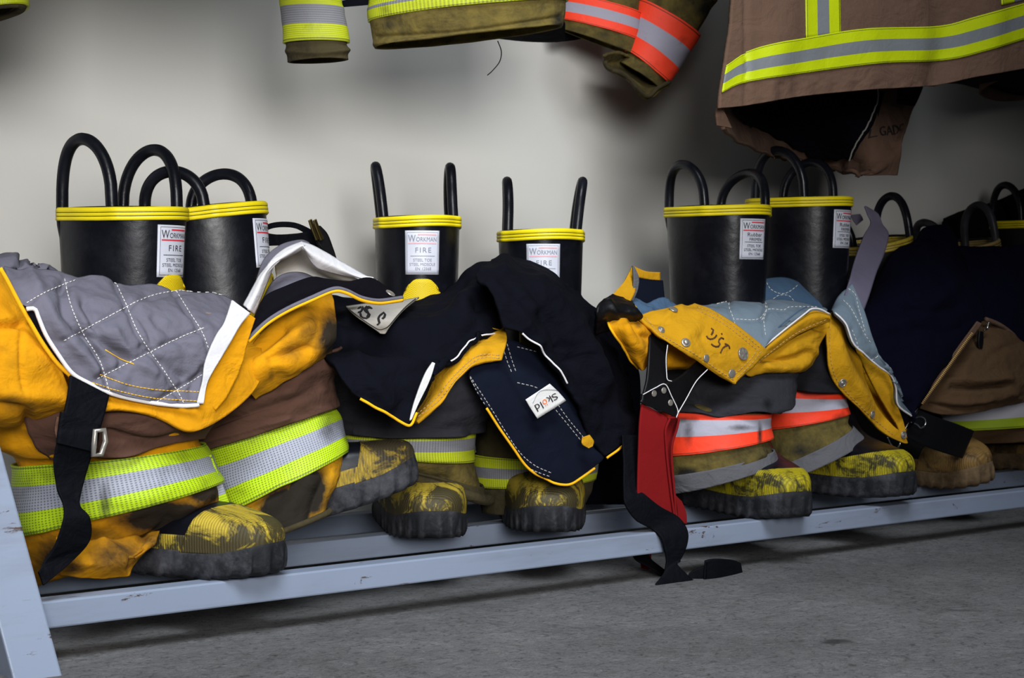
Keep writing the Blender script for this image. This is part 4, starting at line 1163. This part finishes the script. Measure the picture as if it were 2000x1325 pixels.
# left side of the waist: raised corner, dark belt piece, pouch of shell
strip(T3, 'waist_corner', [[(1236,519),(1242,522)], [(1220,549),(1240,548)], [(1200,572),(1240,570)], [(1196,584),(1232,590)]], [1.64, 1.63, 1.62, 1.615], 'ochre', .003, nu=14, nv=30, wr=.002)
strip(T3, 'facing_edge', [[(1237,519),(1240,522)], [(1238,535),(1248,543)], [(1238,556),(1246,566)], [(1231,586),(1237,588)]], 1.622, 'grey_cuff', .003, nu=8)
strip(T3, 'waist_back', [[(1238,520),(1262,530),(1290,532)], [(1246,542),(1268,546),(1290,548)]], [1.68, 1.68], 'ochre', .003, nu=20, nv=8)
strip(T3, 'waist_inner', [[(1244,542),(1268,546),(1295,548)], [(1238,590),(1270,596),(1300,600)]], [1.67, 1.65], 'navy_flap', .003, nu=20, nv=8)
s = sheet([[(1196,574),(1212,580),(1234,588)], [(1172,592),(1205,598),(1244,604)], [(1166,622),(1205,618),(1254,622)], [(1164,655),(1182,650),(1200,645)]], [1.60, 1.575, 1.575, 1.60], nu=30, nv=30, bulv=.01)
s.relief([([(1190,590),(1200,605),(1205,620)], .005, 6)], .003, (40, 40, 40), 2)
cloth('leather_tab', s, M['black_leather'], T3, .005)
s = sheet([[(1182,616),(1222,617),(1256,626)], [(1190,640),(1230,640),(1272,650)], [(1208,668),(1240,668),(1272,680)], [(1226,700),(1250,700),(1270,702)], [(1244,719),(1256,723),(1264,715)]], [1.59, 1.57, 1.57, 1.58, 1.59], nu=50, nv=50, bul=.018)
s.relief([([(1235,625),(1250,650),(1268,660)], -.006, 7), ([(1225,640),(1235,670),(1262,690)], .005, 10)], .003, (20, 20, 20), 6)
s.stains([(1246,632,10,12,.5), (1200,630,14,10,.3)])
cloth('waist_shell', s, M['yellow'], T3, .004)
cord('edge_piping', edgepts(s, 'left') + [0, -.002, -.001], .0016, M['piping'], T3)
# right flap, folded like a trough, lining showing along its outer side
rf = sheet([[(1623,613),(1626,611),(1630,609)], [(1617,640),(1635,638),(1651,634)], [(1617,681),(1645,675),(1668,672)], [(1621,721),(1660,712),(1690,702)], [(1638,758),(1672,752),(1702,745)], [(1675,796),(1700,790),(1722,795)], [(1704,824),(1725,822),(1746,832)], [(1738,853),(1750,852),(1765,850)], [(1766,866),(1770,867),(1774,866)]],
           [[1.58]*3, 1.57, 1.565, 1.565, 1.57, 1.575, 1.58, 1.58, 1.58] if False else [1.58, 1.57, 1.565, 1.565, 1.57, 1.575, 1.58, 1.58, 1.58], nu=50, nv=90)
rf.relief([([(1632,615),(1668,672),(1700,740),(1735,815)], -.010, 18), ([(1640,640),(1650,720),(1690,780)], .006, 16)], .002, (18, 18, 18), 5)
rf.stains([(1690,800,20,12,.25), (1750,860,20,10,.35)])
rfo = cloth('front_flap', rf, M['ochre'], T3, .004)
stitch('stitching', rf, [[(1621,640),(1621,690),(1628,728),(1645,757),(1682,796),(1712,824),(1745,851)]], M['thread_tan'], rfo, 5, 2.5, .0005)
bk3 = sheet([[(1624,613),(1628,611),(1632,609)], [(1618,650),(1640,652),(1660,655)], [(1621,700),(1660,700),(1700,700)], [(1641,757),(1695,757),(1748,757)], [(1692,805),(1722,802),(1754,798)], [(1742,850),(1758,846),(1774,842)]], [1.60, 1.61, 1.615, 1.615, 1.61, 1.595], nu=30, nv=50)
cloth('front_flap', bk3, M['ochre'], T3, .003)
rg = sheet([[(1676,690),(1700,706),(1716,717)], [(1692,722),(1716,724),(1737,732)], [(1708,755),(1730,754),(1750,760)], [(1728,790),(1742,790),(1754,794)], [(1752,828),(1758,825),(1764,822)], [(1762,852),(1767,852),(1772,856)]], [1.59, 1.588, 1.588, 1.588, 1.583, 1.578], nu=24, nv=50)
cloth('front_flap', rg, M['ochre'], T3, .004)
for x, y, r in ((1645,748,.0066), (1703,810,.006), (1764,850,.006)):
    snap(rfo, rf, x, y, r, 'ring')
rl = sheet([[(1622,606),(1636,580),(1664,552)], [(1628,608),(1655,598),(1686,600)], [(1650,632),(1672,632),(1698,640)], [(1665,669),(1688,668),(1711,676)], [(1688,692),(1706,692),(1722,700)], [(1716,717),(1730,716),(1738,722)], [(1736,731),(1741,732),(1746,736)], [(1749,758),(1752,758),(1754,768)], [(1755,793),(1760,790),(1764,792)], [(1779,813),(1781,812),(1784,812)]],
           [1.60, 1.57, 1.555, 1.55, 1.55, 1.555, 1.56, 1.565, 1.57, 1.58], nu=40, nv=80)
rll = [[(1646,586),(1660,600),(1674,625),(1690,655),(1702,672)], [(1650,560),(1670,575),(1676,600),(1690,650)], [(1664,645),(1672,665),(1680,690),(1697,696)], [(1700,705),(1712,698),(1716,692)]]
rl.relief([(l, -.0015, 5) for l in rll], .002, (18, 18, 18), 3)
rlo = cloth('quilted_lining', rl, M['blue_quilt'], T3, .004)
stitch('stitching', rl, rll, M['thread_white'], rlo, 5, 2.5, .0005)
cord('white_piping', resample(edgepts(rl, 'left')[10:], 70) + [0, -.001, 0], .0013, M['piping_white'], T3)
strip(T3, 'lining_fold', [[(1612,560),(1620,545),(1664,546)], [(1612,588),(1630,575),(1660,560)]], 1.65, 'grey_quilt', .004, nu=20, nv=10, wr=.003)
strip(T3, 'brace_strap', [[(1692,410),(1716,418)], [(1702,432),(1724,438)], [(1690,456),(1736,458)], [(1679,484),(1728,494)], [(1666,522),(1712,533)], [(1659,551),(1698,575)], [(1655,570),(1686,604)]], [1.70, 1.695, 1.68, 1.67, 1.65, 1.62, 1.60], 'purple_web', .003, label=None) if False else None
ps = sheet([[(1690,402),(1698,406)], [(1696,418),(1716,418)], [(1702,434),(1724,438)], [(1690,456),(1736,458)], [(1679,484),(1728,494)], [(1666,522),(1712,533)], [(1659,551),(1698,578)], [(1652,575),(1688,606)]], [1.72, 1.71, 1.70, 1.685, 1.67, 1.65, 1.61, 1.59], nu=16, nv=70)
cloth('brace_strap', ps, M['purple_web'], T3, .003, label='purple-grey webbing brace')
strip(T3, 'brace_strap', [[(1662,420),(1680,418)], [(1668,432),(1684,424)], [(1674,440),(1686,430)]], 1.90, 'purple_web', .002)
# black leather braces meeting at a riveted plate, red strap and its black tail
lm = 'black_leather'
strip(T3, 'leather_brace', [[(1270,640),(1306,668)], [(1268,690),(1303,700)], [(1264,740),(1303,738)], [(1256,772),(1300,752)]], [1.575, 1.555, 1.545, 1.54], lm, .003, nu=14, nv=40)
strip(T3, 'leather_brace', [[(1300,750),(1324,812)], [(1326,738),(1340,782)], [(1350,718),(1362,748)], [(1368,700),(1386,722)]], [1.542, 1.545, 1.555, 1.565], lm, .003, nu=14, nv=40)
pl = strip(T3, 'leather_plate', [[(1255,770),(1299,750)], [(1254,780),(1312,776)], [(1254,788),(1324,802)], [(1290,802),(1322,816)]], 1.536, lm, .003, nu=14, nv=20)
cordpx('white_piping', [(1304,674),(1301,700),(1302,730),(1304,742),(1312,745)], 1.536, .0006, M['piping_white'], T3)
cordpx('white_piping', [(1382,722),(1360,745),(1340,780),(1325,806),(1321,816)], 1.536, .0006, M['piping_white'], T3)
cordpx('white_piping', [(1256,771),(1280,758),(1299,751),(1312,775),(1324,802),(1321,816)], 1.532, .0006, M['piping_white'], T3)
for x, y in ((1277,769), (1296,763), (1309,787)): snap(T3, pl, x, y, .0042, 'flat')
rd = sheet([[(1254,789),(1282,803),(1308,818)], [(1250,830),(1275,838),(1300,842)], [(1248,880),(1275,888),(1302,895)], [(1246,950),(1275,955),(1310,962)], [(1246,975),(1278,990),(1317,1014)]], [1.54, 1.535, 1.535, 1.535, 1.535], nu=24, nv=60)
cloth('red_strap', rd, M['red_web'], T3, .003, label='red webbing strap')
s = sheet([[(1306,818),(1318,816),(1326,819)], [(1303,835),(1312,836),(1323,832)], [(1303,860),(1309,862),(1315,860)], [(1304,900),(1308,902),(1313,900)], [(1311,962),(1314,963),(1317,962)], [(1317,1014),(1319,1016),(1321,1016)]], [1.536, 1.55, 1.55, 1.545, 1.54, 1.538], nu=12, nv=50)
cloth('red_strap', s, M['red_web'], T3, .003, label='red webbing strap')
cord('strap_edge', unproj(np.array([(1308,819,1.533),(1300,840,1.532),(1301,870,1.532),(1304,905,1.532),(1311,965,1.532),(1318,1015,1.532)])), .0016, M['red_web'], T3, smoothpts=40)
cord('strap_edge', unproj(np.array([(1326,818,1.536),(1322,838,1.536),(1313,868,1.536),(1312,900,1.536),(1317,960,1.536),(1321,1016,1.536)])), .0016, M['red_web'], T3, smoothpts=40)
strip(T3, 'red_strap', [[(1320,968),(1332,980)], [(1324,995),(1340,1000)], [(1326,1020),(1342,1024)]], 1.57, 'red_web', .002)
bt = sheet([[(1216,850),(1246,850)], [(1219,905),(1246,908)], [(1219,955),(1246,952)], [(1222,985),(1262,968)], [(1244,1017),(1290,990)], [(1275,1034),(1325,1010)], [(1292,1050),(1343,1036)], [(1300,1075),(1343,1062)], [(1303,1100),(1332,1090)], [(1296,1120),(1322,1100)], [(1282,1140),(1346,1126)], [(1290,1150),(1372,1147)]],
           [1.56, 1.55, 1.54, 1.532, 1.53, 1.528, 1.518, 1.515, 1.515, 1.512, 1.506, 1.502], nu=20, nv=120)
cloth('brace_tail', bt, M['black_web'], T3, .003, label='black webbing tail hanging to the floor')
fz = lambda L: [(x, y) for x, y in L]
def floorstrip(rows, name='brace_tail'):
    P = np.array([[PZ(x, y, z) for x, y, z in r] for r in rows])
    A = np.array([resample(P[:, i], 40) for i in range(P.shape[1])]).transpose(1, 0, 2)
    s = Surf(A, False, uvmetric(A)); s.orient()
    return cloth(name, s, M['black_web'], T3, .003)
s = sheet([[(1346,1120),(1340,1148)], [(1360,1112),(1362,1150)], [(1376,1104),(1374,1150)], [(1378,1096),(1376,1138)], [(1400,1092),(1402,1140)], [(1430,1094),(1432,1141)], [(1447,1100),(1455,1142)]], [1.515, 1.51, 1.503, 1.50, 1.498, 1.503, 1.51], nu=12, nv=70)
cloth('brace_tail', s, M['black_web'], T3, .003)
strip(T3, 'brace_tail', [[(1236,1066),(1262,1070)], [(1240,1090),(1272,1092)], [(1270,1108),(1300,1115)], [(1290,1122),(1305,1128)]], [1.60, 1.58, 1.56, 1.55], 'black_web', .002)
strip(T3, 'red_strap', [[(1250,1075),(1272,1078)], [(1252,1095),(1272,1098)], [(1254,1110),(1274,1116)]], 1.60, 'red_web', .002)

# ---- fourth pair: dark blue lining and brown shell, at the right
T4 = thing('firefighter_trousers', 'brown trousers with dark blue lining and open zip, at the right end of the rack',
           'trousers', tuple(PY(1900, 940, 1.66)), 'bunker trousers standing ready round boots')
l4 = [(1772,862,2080,850,1.75,.74), (1776,815,2080,790,1.75,.74), (1782,782,2080,756,1.75,.74), (1796,720,2080,700,1.75,.74), (1830,640,2080,640,1.75,.7)]
leg(T4, 'trouser_leg', l4, 'brown_dark', 41.1, .004, [([(1920,850),(1960,845),(2000,830)], -.006, 7)], [], nu=110, nv=60)
leg(T4, 'reflective_band', l4, 'lime_white', 42.1, .003, [], [], v0=.12, v1=.45, grow=.005, nu=130, nv=26)
bs = sheet([[(1916,624),(1935,624),(1970,645),(2060,720)], [(1882,676),(1930,680),(1990,700),(2060,740)], [(1840,735),(1900,742),(1980,745),(2060,755)], [(1812,778),(1870,785),(1950,780),(2060,770)], [(1798,798),(1840,810),(1900,808),(1960,796),(2060,772)]], [1.66, 1.635, 1.62, 1.62, 1.625], nu=90, nv=60, bul=.03)
bs.relief([([(1860,756),(1910,758),(1965,752)], -.010, 6), ([(1850,745),(1910,745),(1970,740)], .006, 8), ([(1930,700),(1960,680),(1990,672)], -.004, 8), ([(1840,785),(1900,790),(1980,770)], .006, 9), ([(1820,790),(1880,798),(1940,790)], -.005, 5), ([(1900,690),(1890,710),(1880,730)], .005, 12)], .004, (16, 16, 24), 9)
bs.stains([(1890,760,60,8,.4)])
cloth('front_shell', bs, M['brown_dark'], T4, .004)
nb = sheet([[(1684,610),(1712,545),(1745,492),(1786,470),(1806,444),(1850,440),(1866,460),(1880,486)], [(1684,600),(1740,575),(1800,545),(1860,535),(1900,550)], [(1700,670),(1760,660),(1830,640),(1880,620),(1919,618)], [(1740,745),(1780,735),(1820,720),(1855,700),(1880,672)], [(1755,790),(1778,785),(1800,772),(1822,752),(1836,735)], [(1768,840),(1774,832),(1782,815),(1790,800),(1795,795)]],
           [1.72, 1.66, 1.625, 1.605, 1.60, 1.60], nu=90, nv=90, bul=.02)
nb.relief([([(1740,600),(1800,610),(1870,600)], -.006, 10), ([(1720,640),(1800,620),(1860,560)], .006, 16), ([(1790,640),(1840,650),(1880,640)], -.004, 8)], .005, (16, 16, 16), 12)
no4 = cloth('lining', nb, M['navy_blue'], T4, .006)
nr = sheet([[(1862,480),(1920,480),(2000,478),(2070,470)], [(1890,560),(1940,560),(2000,565),(2070,570)], [(1916,620),(1945,630),(1985,660),(2070,700)]], [1.72, 1.68, 1.65], nu=50, nv=40, bul=.02)
nr.relief([], .006, (14, 14, 14), 13)
cloth('lining', nr, M['navy_blue'], T4, .006)
cordpx('hem_edging', [(1925,624),(1950,634),(1975,652),(2000,680),(2040,705)], 1.635, .004, M['brown'], T4)
# zip: cloth tape with a row of teeth
zl = [(1914,630),(1880,676),(1840,733),(1800,788)]
zt = strip(T4, 'zip_tape', [[(x - 5, y - 2), (x + 5, y + 3)] for x, y in zl], 1.592, 'brown', .002, nu=6)
Z = resample(np.array(zl, float), 58); V = []; Fc = []
for x, y in Z[8:]:
    c0 = PY(x + 1, y, 1.589); ax = (PY(x + 5, y + 3, 1.589) - PY(x - 3, y - 3, 1.589)) * .5
    vv, f2 = cordmesh('', [c0 - ax * .5, c0 + ax * .5], .0011, 5)
    k = len(V); V += list(vv); Fc += [tuple(i + k for i in f) for f in f2]
put('zip_teeth', mesh('zip_teeth', V, Fc), M['thread_tan'], T4, world=True)
cordpx('zip_pull', [(1931,630),(1928,642),(1922,646)], 1.62, .0016, M['wire'], T4)
strip(T4, 'zip_pull', [[(1914,647),(1921,648)], [(1912,665),(1921,666)], [(1913,680),(1919,681)]], 1.612, 'black_leather', .004)
lt4 = strip(T4, 'leather_tab', [[(1793,800),(1766,850)], [(1830,815),(1800,868)], [(1868,828),(1842,884)], [(1903,842),(1880,896)]], [1.595, 1.59, 1.59, 1.60], 'black_leather', .004, nu=14, nv=40)
W_ = lambda L, Y: cord('wire_clip', resample(unproj(np.array([(x, y, Y) for x, y in L], float)), 50), .0014, M['wire'], T4)
W_([(1779,826),(1786,817),(1800,814),(1808,822),(1806,832),(1798,836),(1792,830),(1784,826)], 1.582)
W_([(1733,854),(1740,868),(1750,876),(1758,868),(1756,856)], 1.585)
cordpx('wire_clip', [(1792,798),(1780,818),(1768,838)], 1.588, .0012, M['wire'], T4)
# dark garment slumped behind the last boots
T5 = thing('dark_garment', 'black garment slumped behind the boots at the right edge', 'clothing', tuple(PY(1960, 700, 1.95)))
s = sheet([[(1842,426),(1880,412),(1945,392),(2000,368),(2060,350)], [(1846,440),(1900,440),(1960,430),(2060,420)], [(1850,560),(1900,560),(1960,560),(2060,560)], [(1850,950),(1900,945),(1960,940),(2060,930)]], [1.96, 1.94, 1.95, 1.97], nu=40, nv=30)
s.relief([], .005, (14, 14, 14), 3)
cloth('shell', s, M['navy'], T5, .006)
# ------------------------------------------------------------------ jackets hanging above
def jacket(label, px, Y):
    p = PY(px, -420, Y)
    return thing('firefighter_jacket', label, 'jacket', tuple(p), 'jackets hanging above the boots')
# olive jacket with lime trim
J2 = jacket('olive jacket with yellow-green mesh trim at its hem, hanging at the top centre', 900, 1.64)
b2 = [(736,94,1098,52,1.64,.36), (728,60,1102,20,1.64,.36), (722,22,1104,-18,1.64,.36), (724,-8,1104,-48,1.64,.36), (730,-200,1100,-230,1.64,.36), (750,-420,1090,-430,1.64,.36)]
leg(J2, 'body', b2, 'olive', 51.0, .004, [([(740,85),(850,75),(1000,60),(1090,45)], .004, 6), ([(740,72),(900,62),(1090,34)], -.003, 4)], [(760,50,30,20,.5), (1040,40,40,20,.4), (1090,40,20,30,.6)], nu=150, nv=120, ws=(14, 14, 14))
leg(J2, 'reflective_band', b2, 'lime_olive', 51.0, .003, [], [(750,20,20,20,.4)], v0=.29, v1=.62, grow=.004, nu=180, nv=30)
s2 = [(562,122,680,116,1.68,.6), (560,95,678,92,1.68,.6), (558,60,674,60,1.68,.6), (552,20,668,20,1.68,.6), (548,-20,664,-20,1.68,.6), (545,-200,690,-200,1.68,.6), (600,-400,760,-420,1.68,.5)]
leg(J2, 'sleeve', s2, 'olive_dark', 52.0, .003, [([(565,100),(620,103),(678,98)], .004, 6)], [], nu=90, nv=110, ws=(14, 14, 14))
leg(J2, 'reflective_band', s2, 'lime_olive', 52.0, .002, [], [(600,50,40,20,.3)], v0=1.3/6, v1=4.1/6, grow=.003, nu=110, nv=34)
strip(J2, 'lining', [[(664,2),(735,-12)], [(664,14),(735,8)]], 1.72, 'navy', .004)
il = sheet([[(960,66),(1000,60),(1060,52),(1104,46)], [(965,75),(1020,81),(1070,83),(1104,81)]], [1.72, 1.78], nu=40, nv=8)
cloth('lining', il, M['navy'], J2, .004)
cordpx('loose_thread', [(972,80),(979,100),(976,120),(962,138),(952,147)], 1.72, .0007, M['thread_dark'], J2)
# jacket with orange trim: lower body edge and one sleeve
J3 = jacket('olive jacket with orange and silver trim, one sleeve hanging folded at its cuff', 1250, 1.80)
b3 = [(1098,58,1240,108,1.90,.4), (1098,36,1243,72,1.90,.4), (1100,5,1246,40,1.90,.4), (1102,-40,1250,-5,1.90,.4), (1104,-200,1262,-190,1.90,.4), (1130,-420,1290,-430,1.90,.35)]
leg(J3, 'body', b3, 'olive', 53.0, .003, [], [(1130,60,40,20,.5), (1180,70,40,20,.5)], nu=110, nv=90, ws=(14, 14, 14))
leg(J3, 'reflective_band', b3, 'orange', 53.0, .002, [], [], v0=.17, v1=.52, grow=.004, nu=120, nv=34)
s3 = [(1210,120,1290,176,1.86,.6), (1226,102,1300,160,1.86,.62), (1238,52,1332,115,1.86,.66), (1246,0,1362,66,1.86,.66), (1250,-50,1388,22,1.86,.66), (1258,-130,1412,-60,1.87,.6), (1290,-420,1430,-430,1.90,.42)]
leg(J3, 'sleeve', s3, 'olive', 54.0, .003, [([(1300,-10),(1290,60),(1262,130)], .004, 12)], [(1370,20,40,30,.5)], nu=120, nv=120, ws=(14, 14, 14))
leg(J3, 'reflective_band', s3, 'orange', 54.0, .002, [], [(1330,80,20,20,.3)], v0=1/6, v1=3.0/6, grow=.006, nu=140, nv=60)
cf = sheet([[(1180,112),(1205,104),(1228,112)], [(1181,124),(1212,126),(1236,124),(1258,138)], [(1190,133),(1222,146),(1252,160),(1300,152)], [(1200,138),(1228,152),(1256,184),(1268,188),(1306,162)]], [1.87, 1.89, 1.87, 1.81], nu=50, nv=30)
cf.relief([], .003, (30, 30, 30), 5)
cfo = cloth('cuff_lining', cf, M['olive'], J3, .004, label='turned olive cuff')
cordpx('cuff_hem', [(1181,120),(1190,134),(1222,148),(1245,172),(1266,188),(1285,172),(1308,160)], 1.805, .0033, M['olive_dark'], J3)
il = sheet([[(1085,50),(1120,44),(1160,42),(1200,40)], [(1085,83),(1120,79),(1150,75),(1195,84)]], [1.94, 1.96], nu=30, nv=8)
cloth('lining', il, M['navy'], J3, .004)
# brown jacket at the right, gaping at the hem
J4 = jacket('brown jacket with lime and grey trim at the top right, its hem gaping open', 1720, 1.50)
fr = sheet([[(1470,-420),(1600,-430),(1720,-430),(1900,-440),(2100,-460)], [(1440,-120),(1560,-125),(1690,-130),(1850,-135),(2100,-160)], [(1430,30),(1490,10),(1580,0),(1700,-8),(1830,-20),(2000,-45),(2100,-60)],
            [(1418,112),(1465,98),(1575,72),(1690,54),(1830,48),(1950,16),(2100,-16)], [(1407,184),(1457,163),(1597,141),(1721,126),(1845,120),(1920,102),(2000,78),(2100,52)], [(1405,211),(1457,206),(1566,188),(1690,176),(1830,166),(1907,150),(2000,134),(2100,112)]],
           [1.50, 1.47, 1.455, 1.45, 1.45, 1.45], nu=150, nv=150)
def curl(s):                          # the side turns back at its left edge
    u = np.linspace(0, 1, s.nu)
    s.G[..., :] += np.array([0.03, 0.10, 0]) * (np.clip((0.10 - u) / 0.10, 0, 1) ** 2)[None, :, None] * 1.0
    s.N = normals(s.G); 
    if np.sum(s.N * (CAM - s.G)) < 0: s.N = -s.N
fr.relief([([(1460,-50),(1458,100),(1457,205)], -.004, 4), ([(1560,-60),(1530,60),(1500,190)], .006, 30), ([(1830,-60),(1850,60),(1835,165)], -.012, 30), ([(1930,-40),(1935,60),(1940,145)], .010, 30), ([(1700,-40),(1690,170)], .004, 40)]
          + [([(x, 168), (x + 4, 196)], .0018 * (1 if i % 2 else -1), 6) for i, x in enumerate(range(1480, 1900, 19))], .0025, (10, 10, 10), 55)
cloth('body', fr, M['brown'], J4, .005)
bn = sheet([[(1417,128),(1461,100),(1517,84),(1572,74),(1690,56),(1829,51),(1900,34),(2000,6),(2100,-20)], [(1412,154),(1459,131),(1585,107),(1705,90),(1837,85),(1915,68),(2000,42),(2100,16)], [(1408,181),(1457,161),(1597,139),(1721,124),(1845,118),(1920,101),(2000,77),(2100,50)]], 1.45, nu=150, nv=24)
P_ = bn.G.reshape(-1, 3); q_ = proj(P_)
for k in range(len(P_)):
    P_[k] = fr.hit(q_[k, 0], q_[k, 1], .0022)[0]
bn.G = P_.reshape(bn.G.shape)
cloth('reflective_band', bn, M['lime_plain'], J4, .0015)
vb = sheet([[(1572,-160),(1572,-60),(1572,0),(1573,74)], [(1606,-160),(1606,-60),(1606,0),(1607,70)], [(1640,-160),(1640,-60),(1640,0),(1641,64)]], 1.45, nu=40, nv=20)
P_ = vb.G.reshape(-1, 3); q_ = proj(P_)
for k in range(len(P_)): P_[k] = fr.hit(q_[k, 0], q_[k, 1], .0016)[0]
vb.G = P_.reshape(vb.G.shape)
cloth('reflective_band', vb, M['lime_plain'], J4, .0015)
vb = sheet([[(1952,-160),(1954,-60),(1955,10)], [(1990,-170),(1990,-60),(1992,2)], [(2030,-170),(2030,-60),(2030,-6)]], 1.45, nu=40, nv=20)
P_ = vb.G.reshape(-1, 3); q_ = proj(P_)
for k in range(len(P_)): P_[k] = fr.hit(q_[k, 0], q_[k, 1], .0016)[0]
vb.G = P_.reshape(vb.G.shape)
cloth('reflective_band', vb, M['lime_plain'], J4, .0015)
# back of the jacket seen through the gaping hem
bk = sheet([[(1440,-420,1.524),(1520,-425,1.749),(1640,-430,1.794),(1860,-440,1.794)], [(1425,60,1.494),(1480,60,1.719),(1600,60,1.794),(1840,60,1.800)], [(1404,212,1.475),(1440,215,1.613),(1500,208,1.749),(1700,190,1.660),(1800,165,1.800)], [(1403,240,1.475),(1440,262,1.599),(1504,292,1.719),(1600,315,1.772),(1700,325,1.660),(1764,270,1.660)], [(1408,254,1.475),(1445,280,1.585),(1500,304,1.703),(1600,330,1.763),(1660,338,1.660),(1700,341,1.660),(1747,343,1.660)]], None, nu=130, nv=110)
bk.relief([([(x, 260 + (x - 1440) * .25), (x + 3, 300 + (x - 1440) * .2)], .002 * (1 if i % 2 else -1), 6) for i, x in enumerate(range(1440, 1680, 17))], .003, (12, 12, 12), 66)
bko = cloth('back_panel', bk, M['brown'], J4, .005, off=1.0)
li = sheet([[(1418,212,1.510),(1500,205,1.643),(1600,190,1.719),(1706,176,1.652)], [(1421,222,1.510),(1500,230,1.643),(1600,230,1.719),(1702,210,1.652)], [(1440,240,1.554),(1510,262,1.673),(1600,275,1.733),(1694,245,1.652)], [(1455,248,1.585),(1520,277,1.690),(1600,300,1.749),(1672,306,1.652)]], None, nu=60, nv=30)
P_ = li.G.reshape(-1, 3); q_ = proj(P_)
for k in range(len(P_)): P_[k] = bk.hit(q_[k, 0], q_[k, 1], .012)[0]
li.G = P_.reshape(li.G.shape)
cloth('lining', li, M['navy'], J4, .004)
cord('lining_piping', onsurf(bk, [(1702,176),(1700,200),(1692,225),(1682,255),(1675,285),(1671,308)], 60, .014)[0], .0012, M['thread_grey'], J4)
strip(J4, 'hook_tab', [[(1757,168),(1802,166)], [(1755,185),(1795,190)], [(1754,203),(1787,207)]], 1.652, 'velcro', .003)
strip(J4, 'hook_tab', [[(1712,178),(1728,178)], [(1705,220),(1716,225)], [(1703,245),(1714,248)]], 1.652, 'velcro', .003)
decal(bk, 'L', (1700,259), (12,-1), (0,16), bko, 'ink', off=.007)
decal(bk, 'GADO', (1737,256), (52,-2), (3,19), bko, 'ink', off=.007)
strip(J4, 'hem_side', [[(1403,205),(1408,210)], [(1400,225),(1418,224)], [(1402,245),(1430,250)]], 1.47, 'brown', .004)
ib = sheet([[(1850,163),(1900,150),(2000,134),(2100,112)], [(1875,164),(1930,178),(2000,188),(2100,190)]], [1.60, 1.90], nu=40, nv=10)
cloth('lining', ib, M['navy'], J4, .004)
# sliver of another jacket in the top left corner
J1 = jacket('sliver of a dark jacket with yellow trim in the top left corner', 0, 1.60)
s1 = [(-130,70,38,10,1.68,.6), (-130,50,42,0,1.68,.6), (-130,0,46,-24,1.68,.6), (-150,-400,60,-420,1.70,.6)]
leg(J1, 'sleeve', s1, 'olive_dark', 61.0, .002, [], [], nu=60, nv=60)
leg(J1, 'reflective_band', s1, 'lime_olive', 61.0, .002, [], [], v0=.03, v1=.5, grow=.003, nu=60, nv=30)
# added jackets outside the frame, placed to cast shade on the wall
def shade_jacket(x0, x1, label, yc=1.66, z0=.73, mat='brown', bm_='lime_plain'):
    root = thing('firefighter_jacket', label, 'jacket', ((x0 + x1) / 2, yc, z0 + .77), 'jackets hanging above the boots')
    zs = np.linspace(z0, z0 + .77, 40); th = np.linspace(0, 2 * PI, 80, endpoint=False)
    G = np.zeros((40, 80, 3))
    for j, z in enumerate(zs):
        w = (x1 - x0) / 2 * (1 - .25 * max(0, (z - z0 - .52) / .25) ** 2); dp = .22 * (1 - .5 * ((z - z0) / .77))
        G[j] = np.stack([(x0 + x1) / 2 + w * np.cos(th), yc + dp * np.sin(th) * (1 + .08 * np.sin(5 * th)), z + .02 * np.sin(2 * th) * (1 - (z - z0) / .77)], -1)
    s = Surf(G, True, uvmetric(G)); s.orient_out()
    cloth('body', s, M[mat], root, .004)
    b = Surf(G[3:8] + s.N[3:8] * .004, True, uvmetric(G[3:8])); b.orient_out()
    cloth('reflective_band', b, M[bm_], root, .002)
shade_jacket(2.30, 2.95, 'added brown jacket with lime band past the right edge, shading the wall')
shade_jacket(2.98, 3.60, 'added brown jacket with lime band at the far end, unseen, shading the wall')
shade_jacket(0.42, 0.90, 'added olive jacket just above the top edge, shading the upper wall', 1.56, .755, 'olive', 'lime_olive')  # unseen jacket added so the upper left wall falls in shade
